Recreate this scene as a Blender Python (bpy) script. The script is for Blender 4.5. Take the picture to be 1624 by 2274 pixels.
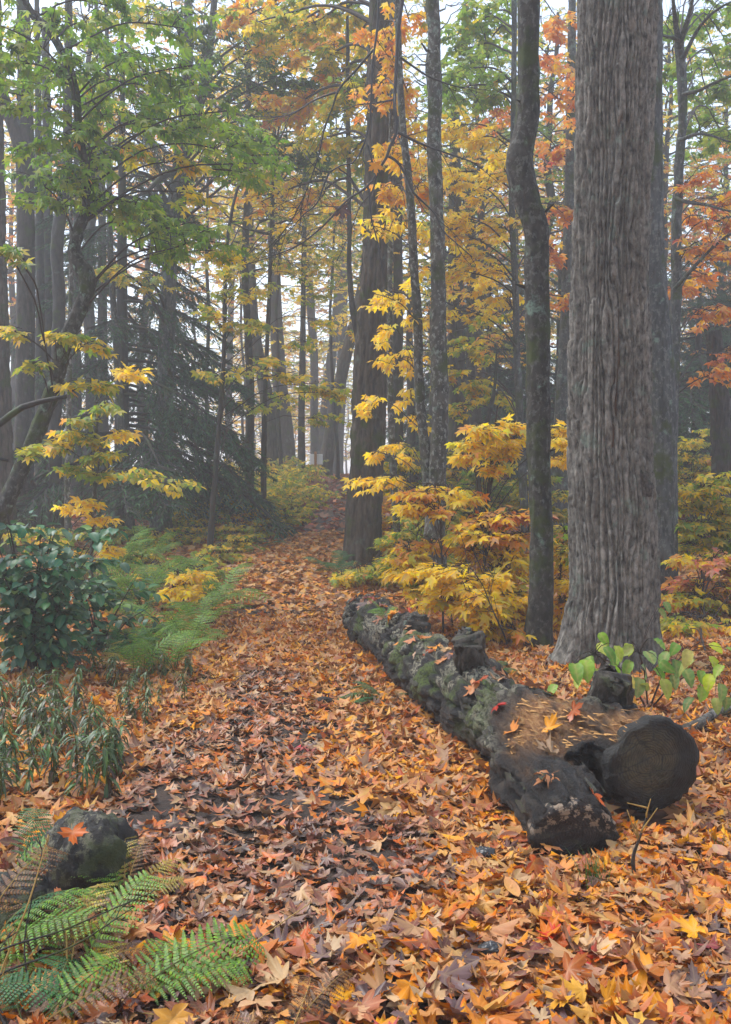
import bpy, math, random
import numpy as np
from mathutils import Vector, Matrix

for o in list(bpy.data.objects):
    bpy.data.objects.remove(o, do_unlink=True)
SC = bpy.context.scene
COL = SC.collection
RNG = np.random.default_rng(11)
random.seed(5)
R = math.radians

# ------------------------------------------------------------------ camera
FPX, CX, CY, HOR = 2209.0, 812.0, 1137.0, 1052.0       # photograph measured on a 1624 x 2274 grid
CAM = np.array([0.0, 0.0, 1.5])
PITCH = math.atan((CY - HOR) / FPX)                      # looking slightly down
cd = bpy.data.cameras.new('camera')
cd.sensor_fit = 'VERTICAL'; cd.sensor_height = 36; cd.sensor_width = 24
cd.lens = 36 * FPX / 2274
cd.clip_start = 0.05; cd.clip_end = 1500
cam = bpy.data.objects.new('camera', cd); COL.objects.link(cam)
cam.location = CAM; cam.rotation_euler = (R(90) - PITCH, 0, 0)
SC.camera = cam

# ------------------------------------------------------------------ world, sun, exposure
w = bpy.data.worlds.new('World'); SC.world = w; w.use_nodes = True
wt = w.node_tree
bg = wt.nodes['Background']
sky = wt.nodes.new('ShaderNodeTexSky'); sky.sky_type = 'NISHITA'; sky.sun_disc = False
SUN_EL, SUN_AZ = R(60), R(-62)
sky.sun_elevation = SUN_EL; sky.sun_rotation = SUN_AZ
sky.air_density = 1.2; sky.dust_density = 1.2; sky.ozone_density = 1.0
hs = wt.nodes.new('ShaderNodeHueSaturation'); hs.inputs['Saturation'].default_value = 0.7   # overcast: milky sky
wt.links.new(sky.outputs[0], hs.inputs['Color'])
wt.links.new(hs.outputs[0], bg.inputs[0])
bg.inputs[1].default_value = 0.15
sd = bpy.data.lights.new('sun', 'SUN'); sd.energy = 1.5; sd.angle = R(30); sd.color = (1.0, 0.965, 0.92)
sun = bpy.data.objects.new('sun', sd); COL.objects.link(sun)
sdir = Vector((math.sin(SUN_AZ) * math.cos(SUN_EL), math.cos(SUN_AZ) * math.cos(SUN_EL), math.sin(SUN_EL)))
sun.rotation_euler = sdir.to_track_quat('Z', 'Y').to_euler()
sun.location = sdir * 15 + Vector((0, 8, 6))
SC.view_settings.view_transform = 'Standard'; SC.view_settings.look = 'None'
SC.view_settings.gamma = 1.0; SC.view_settings.use_curve_mapping = False
SC.view_settings.exposure = 1.3
SC.render.engine = 'CYCLES'
SC.cycles.use_denoising = True
try:
    SC.cycles.denoiser = 'OPENIMAGEDENOISE'
    SC.cycles.denoising_input_passes = 'RGB_ALBEDO_NORMAL'
except Exception:
    pass
SC.cycles.max_bounces = 7; SC.cycles.diffuse_bounces = 3; SC.cycles.glossy_bounces = 2
SC.cycles.transmission_bounces = 3; SC.cycles.volume_bounces = 3; SC.cycles.transparent_max_bounces = 4
SC.cycles.sample_clamp_indirect = 6.0
HAZE_DENSITY = 0.0056

# ------------------------------------------------------------------ numeric helpers
def _h(ix, iy, iz, seed):
    n = (ix.astype(np.uint32) * np.uint32(374761393) + iy.astype(np.uint32) * np.uint32(668265263)
         + iz.astype(np.uint32) * np.uint32(2246822519) + np.uint32(seed * 3266489 + 17))
    n = (n ^ (n >> np.uint32(13))) * np.uint32(1274126177)
    n = (n ^ (n >> np.uint32(15))) * np.uint32(2246822519)
    n = n ^ (n >> np.uint32(16))
    return n.astype(np.float64) / 4294967295.0 * 2 - 1

def vnoise(p, seed=0):
    p = np.asarray(p, float)
    i = np.floor(p).astype(np.int64); f = p - i
    u = f * f * f * (f * (f * 6 - 15) + 10)
    i = (i & 0xffffffff)
    r = 0
    for a in (0, 1):
        wx = u[:, 0] if a else 1 - u[:, 0]
        for b in (0, 1):
            wy = u[:, 1] if b else 1 - u[:, 1]
            for c in (0, 1):
                wz = u[:, 2] if c else 1 - u[:, 2]
                r = r + wx * wy * wz * _h((i[:, 0] + a) & 0xffffffff, (i[:, 1] + b) & 0xffffffff, (i[:, 2] + c) & 0xffffffff, seed)
    return r

def fbm(p, seed=0, octv=3):
    r = 0; a = 1.0; p = np.asarray(p, float)
    for k in range(octv):
        r = r + a * vnoise(p, seed + k * 7); p = p * 2.03 + 3.1; a *= 0.5
    return r

def unit(v):
    v = np.asarray(v, float)
    return v / np.maximum(np.linalg.norm(v, axis=-1, keepdims=True), 1e-9)

def sstep(t):
    t = np.clip(t, 0, 1); return t * t * (3 - 2 * t)

def gz(x, y):
    x = np.asarray(x, float); y = np.asarray(y, float)
    z = 1.42 * sstep((y - 9) / 26)
    p = np.stack([x * 0.5, y * 0.5, np.zeros_like(x + y)], -1).reshape(-1, 3)
    nz = vnoise(p, 3).reshape((x + y).shape)
    near = np.clip(np.hypot(x, y) / 12, 0.25, 1)
    return z + 0.05 * nz * near + 0.16 * sstep((np.abs(x + 1) - 4.0) / 7) * near

cp, sp = math.cos(PITCH), math.sin(PITCH)
def ray(px, py):
    a = (px - CX) / FPX; b = -(py - CY) / FPX
    return np.array([a, cp + b * sp, -sp + b * cp])
def at(px, py, Y):                      # the point on the ray of a pixel at world depth Y
    d = ray(px, py); return CAM + d * (Y / d[1])
def G(px, py):                          # where the ray of a pixel meets the ground
    d = ray(px, py); lo = 0.5; t = 0.8
    while t < 80:
        p = CAM + d * t
        if p[2] < float(gz(p[0], p[1])):
            for _ in range(25):
                m = (lo + t) / 2; p = CAM + d * m
                if p[2] < float(gz(p[0], p[1])): t = m
                else: lo = m
            return p
        lo = t; t += 0.08
    return CAM + d * 34
def grounded(x, y): return np.array([x, y, float(gz(x, y))])

# ------------------------------------------------------------------ mesh helpers
class Geo:
    def __init__(s): s.V = []; s.T = []; s.Q = []; s.n = 0; s.A = []
    def add(s, V, T=None, Q=None, A=None):
        V = np.asarray(V, float).reshape(-1, 3)
        if T is not None and len(T): s.T.append(np.asarray(T, np.int64).reshape(-1, 3) + s.n)
        if Q is not None and len(Q): s.Q.append(np.asarray(Q, np.int64).reshape(-1, 4) + s.n)
        s.V.append(V); s.n += len(V)
        s.A.append(np.zeros(len(V)) if A is None else np.asarray(A, float))
        return s

def to_mesh(name, g, mat=None, origin=(0, 0, 0), smooth=True, attr=None, extra=None):
    V = np.concatenate(g.V) - np.asarray(origin, float)
    T = np.concatenate(g.T) if g.T else np.zeros((0, 3), np.int64)
    Q = np.concatenate(g.Q) if g.Q else np.zeros((0, 4), np.int64)
    me = bpy.data.meshes.new(name)
    me.vertices.add(len(V)); me.vertices.foreach_set('co', V.astype(np.float32).ravel())
    loops = np.concatenate([T.ravel(), Q.ravel()]).astype(np.int32)
    me.loops.add(len(loops)); me.loops.foreach_set('vertex_index', loops)
    me.polygons.add(len(T) + len(Q))
    st = np.concatenate([np.arange(len(T)) * 3, len(T) * 3 + np.arange(len(Q)) * 4]).astype(np.int32)
    me.polygons.foreach_set('loop_start', st)
    me.update(calc_edges=True)
    me.polygons.foreach_set('use_smooth', np.full(len(T) + len(Q), bool(smooth)))
    if attr:
        a = me.attributes.new(attr, 'FLOAT', 'POINT'); a.data.foreach_set('value', np.concatenate(g.A).astype(np.float32))
    for k, v in (extra or {}).items():
        a = me.attributes.new(k, 'FLOAT', 'POINT'); a.data.foreach_set('value', np.asarray(v, np.float32))
    if mat: me.materials.append(mat)
    return me

def link(name, me, parent=None, loc=(0, 0, 0), kind=None):
    o = bpy.data.objects.new(name, me); COL.objects.link(o); o.location = loc
    if parent is not None: o.parent = parent
    if kind: o['kind'] = kind
    return o

def tag(o, label, cat, group=None, kind=None):
    o['label'] = label; o['category'] = cat
    if group: o['group'] = group
    if kind: o['kind'] = kind
    return o

def thing(name, label, cat, loc, group=None):
    o = bpy.data.objects.new(name, None); COL.objects.link(o); o.location = [float(c) for c in loc]
    o.empty_display_size = 0.1
    return tag(o, label, cat, group)

def part(name, g, mat, root, smooth=True, attr=None, kind=None, extra=None):
    me = to_mesh(name, g, mat, tuple(root.location), smooth, attr, extra)
    return link(name, me, root, kind=kind)

def solo(name, g, mat, label, cat, loc, group=None, smooth=True, attr=None, extra=None):
    o = link(name, to_mesh(name, g, mat, loc, smooth, attr, extra), loc=[float(c) for c in loc])
    return tag(o, label, cat, group)

def resample(P, n, Rr=None):
    P = np.asarray(P, float)
    if len(P) == 2:
        t = np.linspace(0, 1, n)[:, None]; out = P[0] * (1 - t) + P[1] * t
        return out if Rr is None else (out, np.interp(np.linspace(0, 1, n), [0, 1], Rr))
    seg = np.r_[0, np.cumsum(np.linalg.norm(np.diff(P, axis=0), axis=1))]; seg /= seg[-1]
    q = np.linspace(0, 1, n)
    m = np.gradient(P, seg, axis=0)
    k = np.clip(np.searchsorted(seg, q, 'right') - 1, 0, len(P) - 2)
    h = (seg[k + 1] - seg[k]); t = ((q - seg[k]) / h)[:, None]; h = h[:, None]
    out = ((2*t**3 - 3*t**2 + 1) * P[k] + (t**3 - 2*t**2 + t) * h * m[k] + (-2*t**3 + 3*t**2) * P[k+1] + (t**3 - t**2) * h * m[k+1])
    if Rr is None: return out
    return out, np.interp(q, seg, Rr)

def tube(P, rad, sides=8, cap=True, disp=None):
    """tube along P; disp(theta, index arrays, radius) -> radial offset"""
    P = np.asarray(P, float); rad = np.asarray(rad, float); n = len(P)
    T = unit(np.gradient(P, axis=0))
    a = np.array([1.0, 0, 0]) if abs(T[0][0]) < 0.8 else np.array([0, 1.0, 0])
    U = np.zeros((n, 3)); u = unit(np.cross(T[0], a))
    for i in range(n):
        u = unit(u - T[i] * np.dot(u, T[i])); U[i] = u
    W = np.cross(T, U)
    th = np.linspace(0, 2 * math.pi, sides, endpoint=False)
    rr = np.repeat(rad[:, None], sides, 1)
    dirs = U[:, None, :] * np.cos(th)[None, :, None] + W[:, None, :] * np.sin(th)[None, :, None]
    V = P[:, None, :] + dirs * rr[:, :, None]
    if disp is not None:
        V = V + dirs * disp(V.reshape(-1, 3), dirs.reshape(-1, 3)).reshape(n, sides)[:, :, None]
    i, j = np.meshgrid(np.arange(n - 1), np.arange(sides), indexing='ij')
    j2 = (j + 1) % sides
    Q = np.stack([i * sides + j, i * sides + j2, (i + 1) * sides + j2, (i + 1) * sides + j], -1).reshape(-1, 4)
    V = V.reshape(-1, 3); Tt = []
    if cap:
        c0 = len(V); V = np.concatenate([V, P[:1], P[-1:]])
        for k in range(sides):
            Tt.append((c0, (k + 1) % sides, k)); Tt.append((c0 + 1, (n - 1) * sides + k, (n - 1) * sides + (k + 1) % sides))
    return V, np.array(Tt, np.int64).reshape(-1, 3), Q

def twigs(g, P0, P1, r0, r1, bend=None, seg=3):
    """many thin three-sided twigs at once"""
    N = len(P0)
    if N == 0: return
    t = np.linspace(0, 1, seg + 1)
    C = P0[:, None] * (1 - t)[None, :, None] + P1[:, None] * t[None, :, None]
    if bend is not None: C = C + bend[:, None] * (4 * t * (1 - t))[None, :, None]
    D = unit(P1 - P0); u = unit(np.cross(D, np.array([0.3, 0.2, 0.93]))); v = np.cross(D, u)
    rr = (r0 * (1 - t) + r1 * t)[None, :, None, None]
    th = np.array([0, 2.094, 4.189])
    off = u[:, None, None] * np.cos(th)[None, None, :, None] + v[:, None, None] * np.sin(th)[None, None, :, None]
    V = (C[:, :, None, :] + off * rr).reshape(-1, 3)
    n, s, k = np.meshgrid(np.arange(N), np.arange(seg), np.arange(3), indexing='ij')
    b = n * (seg + 1) * 3 + s * 3; k2 = (k + 1) % 3
    g.add(V, Q=np.stack([b + k, b + k2, b + 3 + k2, b + 3 + k], -1).reshape(-1, 4))

# ------------------------------------------------------------------ leaf shapes
def polar_leaf(half, cy=0.1):
    out = [(a, r, v) for a, r, v in half] + [(-a, r, v) for a, r, v in reversed(half[1:]) if a < 180]
    V = [(0, cy, 0)] + [(math.sin(R(a)) * r, cy + math.cos(R(a)) * r, 0) for a, r, v in out]
    A = [1.0] + [v for a, r, v in out]
    n = len(out)
    T = [(0, 1 + (k + 1) % n, 1 + k) for k in range(n)]
    return np.array(V, float), np.array(T), np.array(A)
HALF_HI = [(0, .92, 1), (7, .68, .2), (15, .70, 0), (24, .36, 0), (36, .64, 0), (43, .62, .2), (50, .84, 1), (58, .58, .2), (67, .60, 0), (79, .31, 0), (94, .42, .1), (108, .50, 1), (124, .34, 0), (150, .2, 0), (180, .08, .6)]
HALF_MID = [(0, .92, 1), (14, .64, .1), (25, .38, 0), (50, .82, 1), (64, .56, 0), (79, .32, 0), (108, .48, 1), (150, .2, 0)]
HALF_FLOOR = [(0, .92, 1), (25, .40, 0), (50, .82, 1), (79, .34, 0), (108, .46, 1), (160, .14, 0)]
HALF_LO = [(0, .92, 1), (26, .42, 0), (52, .80, 1), (112, .46, .8)]
def curl(V, a, b, c, tw=0.0, rip=0.0, seed=0):
    V = V.copy(); x, y = V[:, 0], V[:, 1] - 0.35
    V[:, 2] = a * x * x + b * y * y + c * np.abs(x) + tw * x * y
    if rip: V[:, 2] += rip * vnoise(np.stack([x * 5, y * 5, np.full_like(x, seed * 3.7)], -1), seed)
    return V
def variants(base, ps): return [(curl(base[0], *p), base[1], base[2]) for p in ps]
MAPLE_HI = variants(polar_leaf(HALF_HI), [(-.25, -.25, .05, .2, .05, 1), (.3, -.35, -.15, -.3, .06, 2), (-.1, -.5, .1, .5, .05, 3), (-.5, -.1, .1, -.2, .07, 4), (.15, .1, -.05, .3, .08, 5)])
MAPLE_MID = variants(polar_leaf(HALF_MID), [(-.3, -.35, .05, .2), (-.1, -.6, .1, -.3), (-.5, -.2, .15, .1)])
MAPLE_LO = variants(polar_leaf(HALF_LO), [(-.3, -.4, .05, .2), (-.2, -.5, .1, -.3)])
FLOOR_HI = variants(polar_leaf(HALF_HI), [(.35, .25, 0, .3, .12, 11), (-.45, -.3, .1, .4, .14, 12), (.7, -.2, -.1, .5, .12, 13), (-.2, .6, .12, -.6, .14, 14), (.1, .1, .0, .3, .16, 15), (-.7, .2, .3, .2, .12, 16), (.9, .5, -.2, -.3, .15, 17), (.2, -.8, -.05, .8, .14, 18), (1.4, .3, -.2, .5, .15, 19), (-.9, -.9, .3, .6, .16, 20)])
FLOOR_MID = variants(polar_leaf(HALF_FLOOR), [(.4, .3, 0, .3, .1, 21), (-.5, -.3, .1, .4, .12, 22), (.7, -.2, -.1, .5, .1, 23), (-.2, .6, .1, -.6, .12, 24), (1.3, .4, -.2, .6, .1, 25), (-.9, -.6, .3, .2, .14, 26)])
FLOOR_LO = variants(polar_leaf(HALF_LO), [(.4, .3, 0, .3), (-.5, -.3, .1, .4)])
def oval(hw=(.0, .22, .31, .30, .17, 0), ys=(0, .15, .38, .62, .85, 1), fold=.25, arch=-.35, saw=0.0):
    V = []; A = []
    for h, y in zip(hw, ys):
        for s in (-1, 0, 1):
            V.append((s * h, y - abs(s) * saw, abs(s) * h * fold + arch * (y - .2) ** 2)); A.append(1.0 if s == 0 else 0.0)
    Q = []
    for i in range(len(ys) - 1):
        b = i * 3; Q += [(b, b + 1, b + 4, b + 3), (b + 1, b + 2, b + 5, b + 4)]
    V = np.array(V); T = [];
    for q in Q: T += [(q[0], q[1], q[2]), (q[0], q[2], q[3])]
    return V, np.array(T), np.array(A)
OVAL = [oval(), oval(arch=-.55, fold=.1), oval(arch=-.15, fold=.4)]
def toothed(fold, arch, w=.36):
    ys = np.linspace(0, 1, 9); V = []; A = []
    for k, y in enumerate(ys):
        h = w * math.sin(math.pi * min(1, y * .93 + .04) ** .8) ** .75 if 0 < y < 1 else 0.0
        for s_ in (-1, 0, 1): V.append((s_ * h, y + abs(s_) * .03, abs(s_) * h * fold * (1 if k % 2 else .55) + arch * (y - .2) ** 2)); A.append(1.0 if s_ == 0 else (.55 if k % 2 else 0.0))
        if 0 < y < 1:
            pass
    T = []
    for i_ in range(8):
        b_ = i_ * 3; T += [(b_, b_ + 1, b_ + 4), (b_, b_ + 4, b_ + 3), (b_ + 1, b_ + 2, b_ + 5), (b_ + 1, b_ + 5, b_ + 4)]
    return np.array(V), np.array(T), np.array(A)
BROAD = [toothed(.35, -.3, .31), toothed(.55, -.55, .29), toothed(.2, -.7, .32), toothed(.7, -.15, .27)]
NARROW = [oval((0, .06, .095, .085, .045, 0), arch=-.7, fold=.2), oval((0, .05, .08, .075, .04, 0), arch=-1.0, fold=.3)]

FLOOR_HI_MIX = FLOOR_HI + [oval((0, .16, .24, .23, .13, 0), fold=.3, arch=.3), oval((0, .16, .22, .2, .1, 0), fold=.5, arch=-.3)]
class Leaves:
    def __init__(s): s.P = []; s.D = []; s.N = []; s.S = []
    def add(s, P, D, N, S):
        s.P.append(P.reshape(-1, 3)); s.D.append(D.reshape(-1, 3)); s.N.append(N.reshape(-1, 3)); s.S.append(np.broadcast_to(S, P.shape[:-1]).reshape(-1))
    def arrays(s):
        return [np.concatenate(a) for a in (s.P, s.D, s.N, s.S)]
    def frames(s):
        P, D, N, S = s.arrays()
        Yv = unit(D); X = unit(np.cross(Yv, N)); Z = np.cross(X, Yv)
        return P, X, Yv, Z, S
    def geo(s, temps):
        g = Geo()
        if not s.P: return g
        P, X, Yv, Z, S = s.frames()
        which = RNG.integers(0, len(temps), len(P))
        for k, (tv, tt, ta) in enumerate(temps):
            m = which == k
            if not m.any(): continue
            n = int(m.sum()); kv = len(tv)
            V = (X[m][:, None] * tv[None, :, 0, None] + Yv[m][:, None] * tv[None, :, 1, None] + Z[m][:, None] * tv[None, :, 2, None]) * S[m][:, None, None] + P[m][:, None]
            T = tt[None] + (np.arange(n) * kv)[:, None, None]
            g.add(V.reshape(-1, 3), T=T.reshape(-1, 3), A=np.tile(ta, n))
        return g

def sprays(L, tw, P0, D, Ln, n, size, droop=0.15, tilt=(8, 50), roll=28, r0=0.004):
    """N leafy twigs: opposite leaves along each, tips hanging"""
    P0 = np.asarray(P0, float); D = unit(D); N = len(P0)
    Ln = np.broadcast_to(Ln, (N,)); UP = np.array([0, 0, 1.0])
    t = np.linspace(.22, 1, n)[None, :]
    pos = P0[:, None] + D[:, None] * (Ln[:, None] * t)[..., None] - UP * (droop * Ln[:, None] * t * t)[..., None]
    side = unit(np.cross(D, UP))
    sg = np.where(np.arange(n) % 2 == 0, 1.0, -1.0)[None, :] * np.ones((N, 1))
    a = RNG.uniform(R(30), R(80), (N, n)); a[:, -1] = RNG.uniform(0, R(20), N)
    d = D[:, None] * np.cos(a)[..., None] + side[:, None] * (sg * np.sin(a))[..., None]
    b = RNG.uniform(R(tilt[0]), R(tilt[1]), (N, n))
    d = unit(d * np.cos(b)[..., None] - UP * np.sin(b)[..., None])
    S = size * RNG.uniform(.65, 1.2, (N, n))
    nr = unit(UP - d * d[..., 2:3]); s2 = np.cross(d, nr)
    ro = RNG.normal(0, R(roll), (N, n))
    nr = nr * np.cos(ro)[..., None] + s2 * np.sin(ro)[..., None]
    off = d * (S * .35)[..., None]
    L.add(pos + off, d, nr, S)
    if tw is not None:
        end = P0 + D * Ln[:, None] - UP * (droop * Ln)[:, None]
        twigs(tw, P0, end, r0, r0 * .35, bend=UP * (droop * Ln * .25)[:, None], seg=2)

# ------------------------------------------------------------------ materials
def lin(c):
    return tuple(((x / 255) / 12.92 if x / 255 <= 0.04045 else (((x / 255) + .055) / 1.055) ** 2.4) for x in c)
def rgba(c, k=1.0): return tuple(v * k for v in lin(c)) + (1.0,)
class NT:
    def __init__(s, name):
        s.m = bpy.data.materials.new(name); s.m.use_nodes = True; s.t = s.m.node_tree; s.t.nodes.clear()
        s.out = s.t.nodes.new('ShaderNodeOutputMaterial')
    def n(s, typ, ins=None, **props):
        nd = s.t.nodes.new('ShaderNode' + typ)
        for k, v in props.items(): setattr(nd, k, v)
        for k, v in (ins or {}).items():
            sock = nd.inputs[k]
            if hasattr(v, 'is_output') or isinstance(v, bpy.types.NodeSocket): s.t.links.new(v, sock)
            else: sock.default_value = v
        return nd
    def math(s, op, a, b=0.0, clamp=False):
        nd = s.t.nodes.new('ShaderNodeMath'); nd.operation = op; nd.use_clamp = clamp
        for i, v in enumerate((a, b)):
            if isinstance(v, bpy.types.NodeSocket): s.t.links.new(v, nd.inputs[i])
            else: nd.inputs[i].default_value = v
        return nd.outputs[0]
    def mix(s, f, a, b, blend='MIX'):
        nd = s.t.nodes.new('ShaderNodeMix'); nd.data_type = 'RGBA'; nd.blend_type = blend
        for i, v in ((0, f), (6, a), (7, b)):
            if isinstance(v, bpy.types.NodeSocket): s.t.links.new(v, nd.inputs[i])
            else: nd.inputs[i].default_value = v
        return nd.outputs[2]
    def ramp(s, f, stops, interp='LINEAR'):
        nd = s.t.nodes.new('ShaderNodeValToRGB'); cr = nd.color_ramp; cr.interpolation = interp
        while len(cr.elements) > 1: cr.elements.remove(cr.elements[-1])
        cr.elements[0].position = stops[0][0]; cr.elements[0].color = stops[0][1]
        for p, c in stops[1:]:
            e = cr.elements.new(p); e.color = c
        s.t.links.new(f, nd.inputs[0]); return nd.outputs[0]
    def range(s, v, a, b, c=0.0, d=1.0):
        nd = s.t.nodes.new('ShaderNodeMapRange'); s.t.links.new(v, nd.inputs[0])
        for i, x in enumerate((a, b, c, d)): nd.inputs[i + 1].default_value = x
        return nd.outputs[0]
    def noise(s, vec, scale, detail=4, rough=.55, dist=0.0):
        return s.n('TexNoise', {'Vector': vec, 'Scale': scale, 'Detail': detail, 'Roughness': rough, 'Distortion': dist}).outputs[0]
    def obj(s, scale=(1, 1, 1)):
        tc = s.n('TexCoord'); mp = s.n('Mapping', {'Vector': tc.outputs['Object'], 'Scale': scale}); return mp.outputs[0]

def leaf_mat(name, pal, trans=.35, rough=.5, spec=.35, k=.95, clump=0.0, vein=.12, spot=.15):
    """pal: [(weight, sRGB)...]: every leaf takes one hue of the palette"""
    N = NT(name)
    g = N.n('NewGeometry'); oi = N.n('ObjectInfo')
    r = N.math('FRACT', N.math('ADD', g.outputs['Random Per Island'], N.math('MULTIPLY', oi.outputs['Random'], 7.31)))
    pos = g.outputs['Position']
    if clump:
        nz = N.noise(pos, 0.9, 2)
        r = N.math('FRACT', N.math('ADD', N.math('MULTIPLY', r, 1 - clump), N.math('MULTIPLY', N.range(nz, .3, .7, 0, .999), clump)))
    tot = sum(p[0] for p in pal); acc = 0; st = []
    for wgt, c in pal:
        st.append((min(acc / tot, .999), rgba(c, k))); acc += wgt
    col = N.ramp(r, st, 'CONSTANT')
    r2 = N.math('FRACT', N.math('MULTIPLY', r, 37.7)); r3 = N.math('FRACT', N.math('MULTIPLY', r, 91.3))
    hsv = N.n('HueSaturation', {'Color': col, 'Hue': N.range(r3, 0, 1, .485, .515), 'Saturation': N.range(r2, 0, 1, .8, 1.1), 'Value': N.range(r2, 0, 1, .72, 1.2)})
    col = hsv.outputs[0]
    nz = N.noise(pos, 60, 3)
    col = N.mix(N.range(nz, .45, .75, 0, spot), col, (.10, .045, .02, 1))
    va = N.n('Attribute', attribute_name='vein')
    vf = N.math('MULTIPLY', N.math('POWER', va.outputs['Fac'], 5.0), vein)
    col = N.mix(vf, col, rgba((225, 200, 130), .8))
    pb = N.n('BsdfPrincipled', {'Base Color': col, 'Roughness': rough, 'Specular IOR Level': spec})
    tb = N.n('BsdfTranslucent', {'Color': col})
    mx = N.n('MixShader', {0: trans, 1: pb.outputs[0], 2: tb.outputs[0]})
    N.t.links.new(mx.outputs[0], N.out.inputs[0]); return N.m

def bark_mat(name, dark, light, moss=0.0, lichen=0.0, sc=(26, 26, 5), rough=.85, bump=.5, fleck=0.0, warm=None):
    N = NT(name); o = N.obj(); s = N.obj(sc)
    n1 = N.noise(s, 1.0, 6, .62, .4)
    col = N.ramp(n1, [(.32, rgba(dark)), (.66, rgba(light))])
    n2 = N.noise(o, 1.6, 3)
    col = N.mix(N.range(n2, .35, .7, 0, .5), col, rgba(dark))
    if warm:
        n6 = N.noise(N.obj((6, 6, 1.2)), 1.0, 3); col = N.mix(N.range(n6, .5, .68, 0, .6), col, rgba(warm))
    if fleck:
        n3 = N.noise(N.obj((22, 22, 16)), 1.0, 5, .7)
        col = N.mix(N.range(n3, .54, .58, 0, fleck), col, rgba((172, 176, 168), .8))
    if lichen:
        n4 = N.noise(o, 5.5, 4, .6); n4b = N.noise(o, 45, 2)
        f = N.math('MULTIPLY', N.range(n4, .60, .66, 0, 1), N.range(n4b, .35, .55, .3, 1))
        col = N.mix(N.math('MULTIPLY', f, lichen), col, rgba((128, 152, 136), .8))
    if moss:
        n5 = N.noise(o, 3.2, 5, .65)
        col = N.mix(N.range(n5, .56 - .16 * moss, .66 - .1 * moss, 0, .9), col, rgba((66, 78, 28), .8))
    nb = N.noise(s, 2.2, 8, .7); nb2 = N.noise(o, 90, 3)
    bp = N.n('Bump', {'Strength': bump, 'Distance': .02, 'Height': N.math('ADD', nb, N.math('MULTIPLY', nb2, .3))})
    pb = N.n('BsdfPrincipled', {'Base Color': col, 'Roughness': rough, 'Specular IOR Level': .3, 'Normal': bp.outputs[0]})
    N.t.links.new(pb.outputs[0], N.out.inputs[0]); return N.m

def plain(name, c, rough=.7, spec=.3, k=1.0, var=.3, sc=20, trans=0.0):
    N = NT(name); o = N.obj()
    col = N.mix(N.range(N.noise(o, sc, 4), .3, .7, 0, var), rgba(c, k), rgba(tuple(v * .55 for v in c), k))
    pb = N.n('BsdfPrincipled', {'Base Color': col, 'Roughness': rough, 'Specular IOR Level': spec})
    sh = pb.outputs[0]
    if trans:
        tb = N.n('BsdfTranslucent', {'Color': col}); sh = N.n('MixShader', {0: trans, 1: sh, 2: tb.outputs[0]}).outputs[0]
    N.t.links.new(sh, N.out.inputs[0]); return N.m

M = {}
M['big'] = bark_mat('furrowed_grey_bark', (52, 49, 44), (158, 153, 143), 0.0, .45, (24, 24, 15), bump=.6)
M['brown'] = bark_mat('brown_bark', (44, 38, 33), (102, 92, 80), .2, .25, (22, 22, 4), bump=.7)
M['lichenbark'] = bark_mat('grey_lichen_bark', (46, 44, 40), (104, 100, 92), .25, .6, (14, 14, 8), fleck=.6, bump=.8)
M['mossy'] = bark_mat('dark_mossy_bark', (34, 32, 29), (84, 80, 74), .42, .95, (18, 18, 12), fleck=.22, bump=.8)
M['slate'] = bark_mat('slate_bark', (44, 45, 45), (98, 100, 98), .25, .8, (20, 20, 5), fleck=.25)
M['dull'] = bark_mat('dull_brown_bark', (40, 36, 33), (84, 77, 70), .2, .3, (18, 18, 5))
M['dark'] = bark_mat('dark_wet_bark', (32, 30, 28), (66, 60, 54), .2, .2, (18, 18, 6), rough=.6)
M['twig'] = plain('twig_bark', (58, 48, 42), .7)
M['deadtwig'] = plain('dead_twig_bark', (64, 62, 62), .6)
M['stem_green'] = plain('green_stem', (96, 104, 50), .6)
M['rachis_tan'] = plain('tan_stalk', (168, 136, 74), .6)

G1 = (74, 112, 44); G2 = (104, 146, 44); G3 = (132, 166, 48); G4 = (58, 92, 42); YG = (158, 172, 58); Y1 = (246, 214, 24); Y2 = (240, 192, 20); Y3 = (250, 224, 60); O1 = (224, 138, 46); O2 = (206, 112, 44); O3 = (232, 164, 72); TN = (206, 160, 112); RD = (176, 40, 34); BR = (128, 82, 52)
M['l_green'] = leaf_mat('green_maple_leaf', [(2.5, G1), (5, G2), (5, G3), (3.5, YG), (.8, G4), (.35, O3), (.8, Y1)], .58, clump=.3, k=1.0)
M['l_deep'] = leaf_mat('deep_green_leaf', [(4, G4), (4, G1), (2, G2), (.4, YG)], .35)
M['l_yg'] = leaf_mat('yellow_green_leaf', [(3, YG), (3, (190, 186, 60)), (2, G3), (3, Y1), (1, Y2), (1, O3), (1, G2)], .58, clump=.35)
M['l_yellow'] = leaf_mat('yellow_leaf', [(6, Y1), (4, Y2), (4, Y3), (1.6, (206, 200, 62)), (1.4, O3), (.7, O1)], .58, k=1.08, clump=.3, spot=.06)
M['l_gold'] = leaf_mat('golden_orange_leaf', [(4, Y1), (3, Y2), (3, O3), (1.6, O1), (.4, O2), (1, YG)], .58, k=1.0, clump=.3)
M['l_orange'] = leaf_mat('orange_leaf', [(4, O1), (3, O2), (3, O3), (2, Y2), (.5, RD), (.8, TN)], .58, clump=.25)
M['l_blush'] = leaf_mat('pink_and_gold_leaf', [(3, O3), (2, (226, 140, 110)), (2, Y1), (2, YG), (1, O2)], .58, clump=.3)
M['l_shrub'] = leaf_mat('blue_green_shrub_leaf', [(5, (62, 116, 80)), (4, (76, 128, 82)), (3, (52, 98, 72)), (1, (112, 146, 74))], .25, rough=.38, spec=.5, k=.9, vein=.1, spot=.1)
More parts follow.
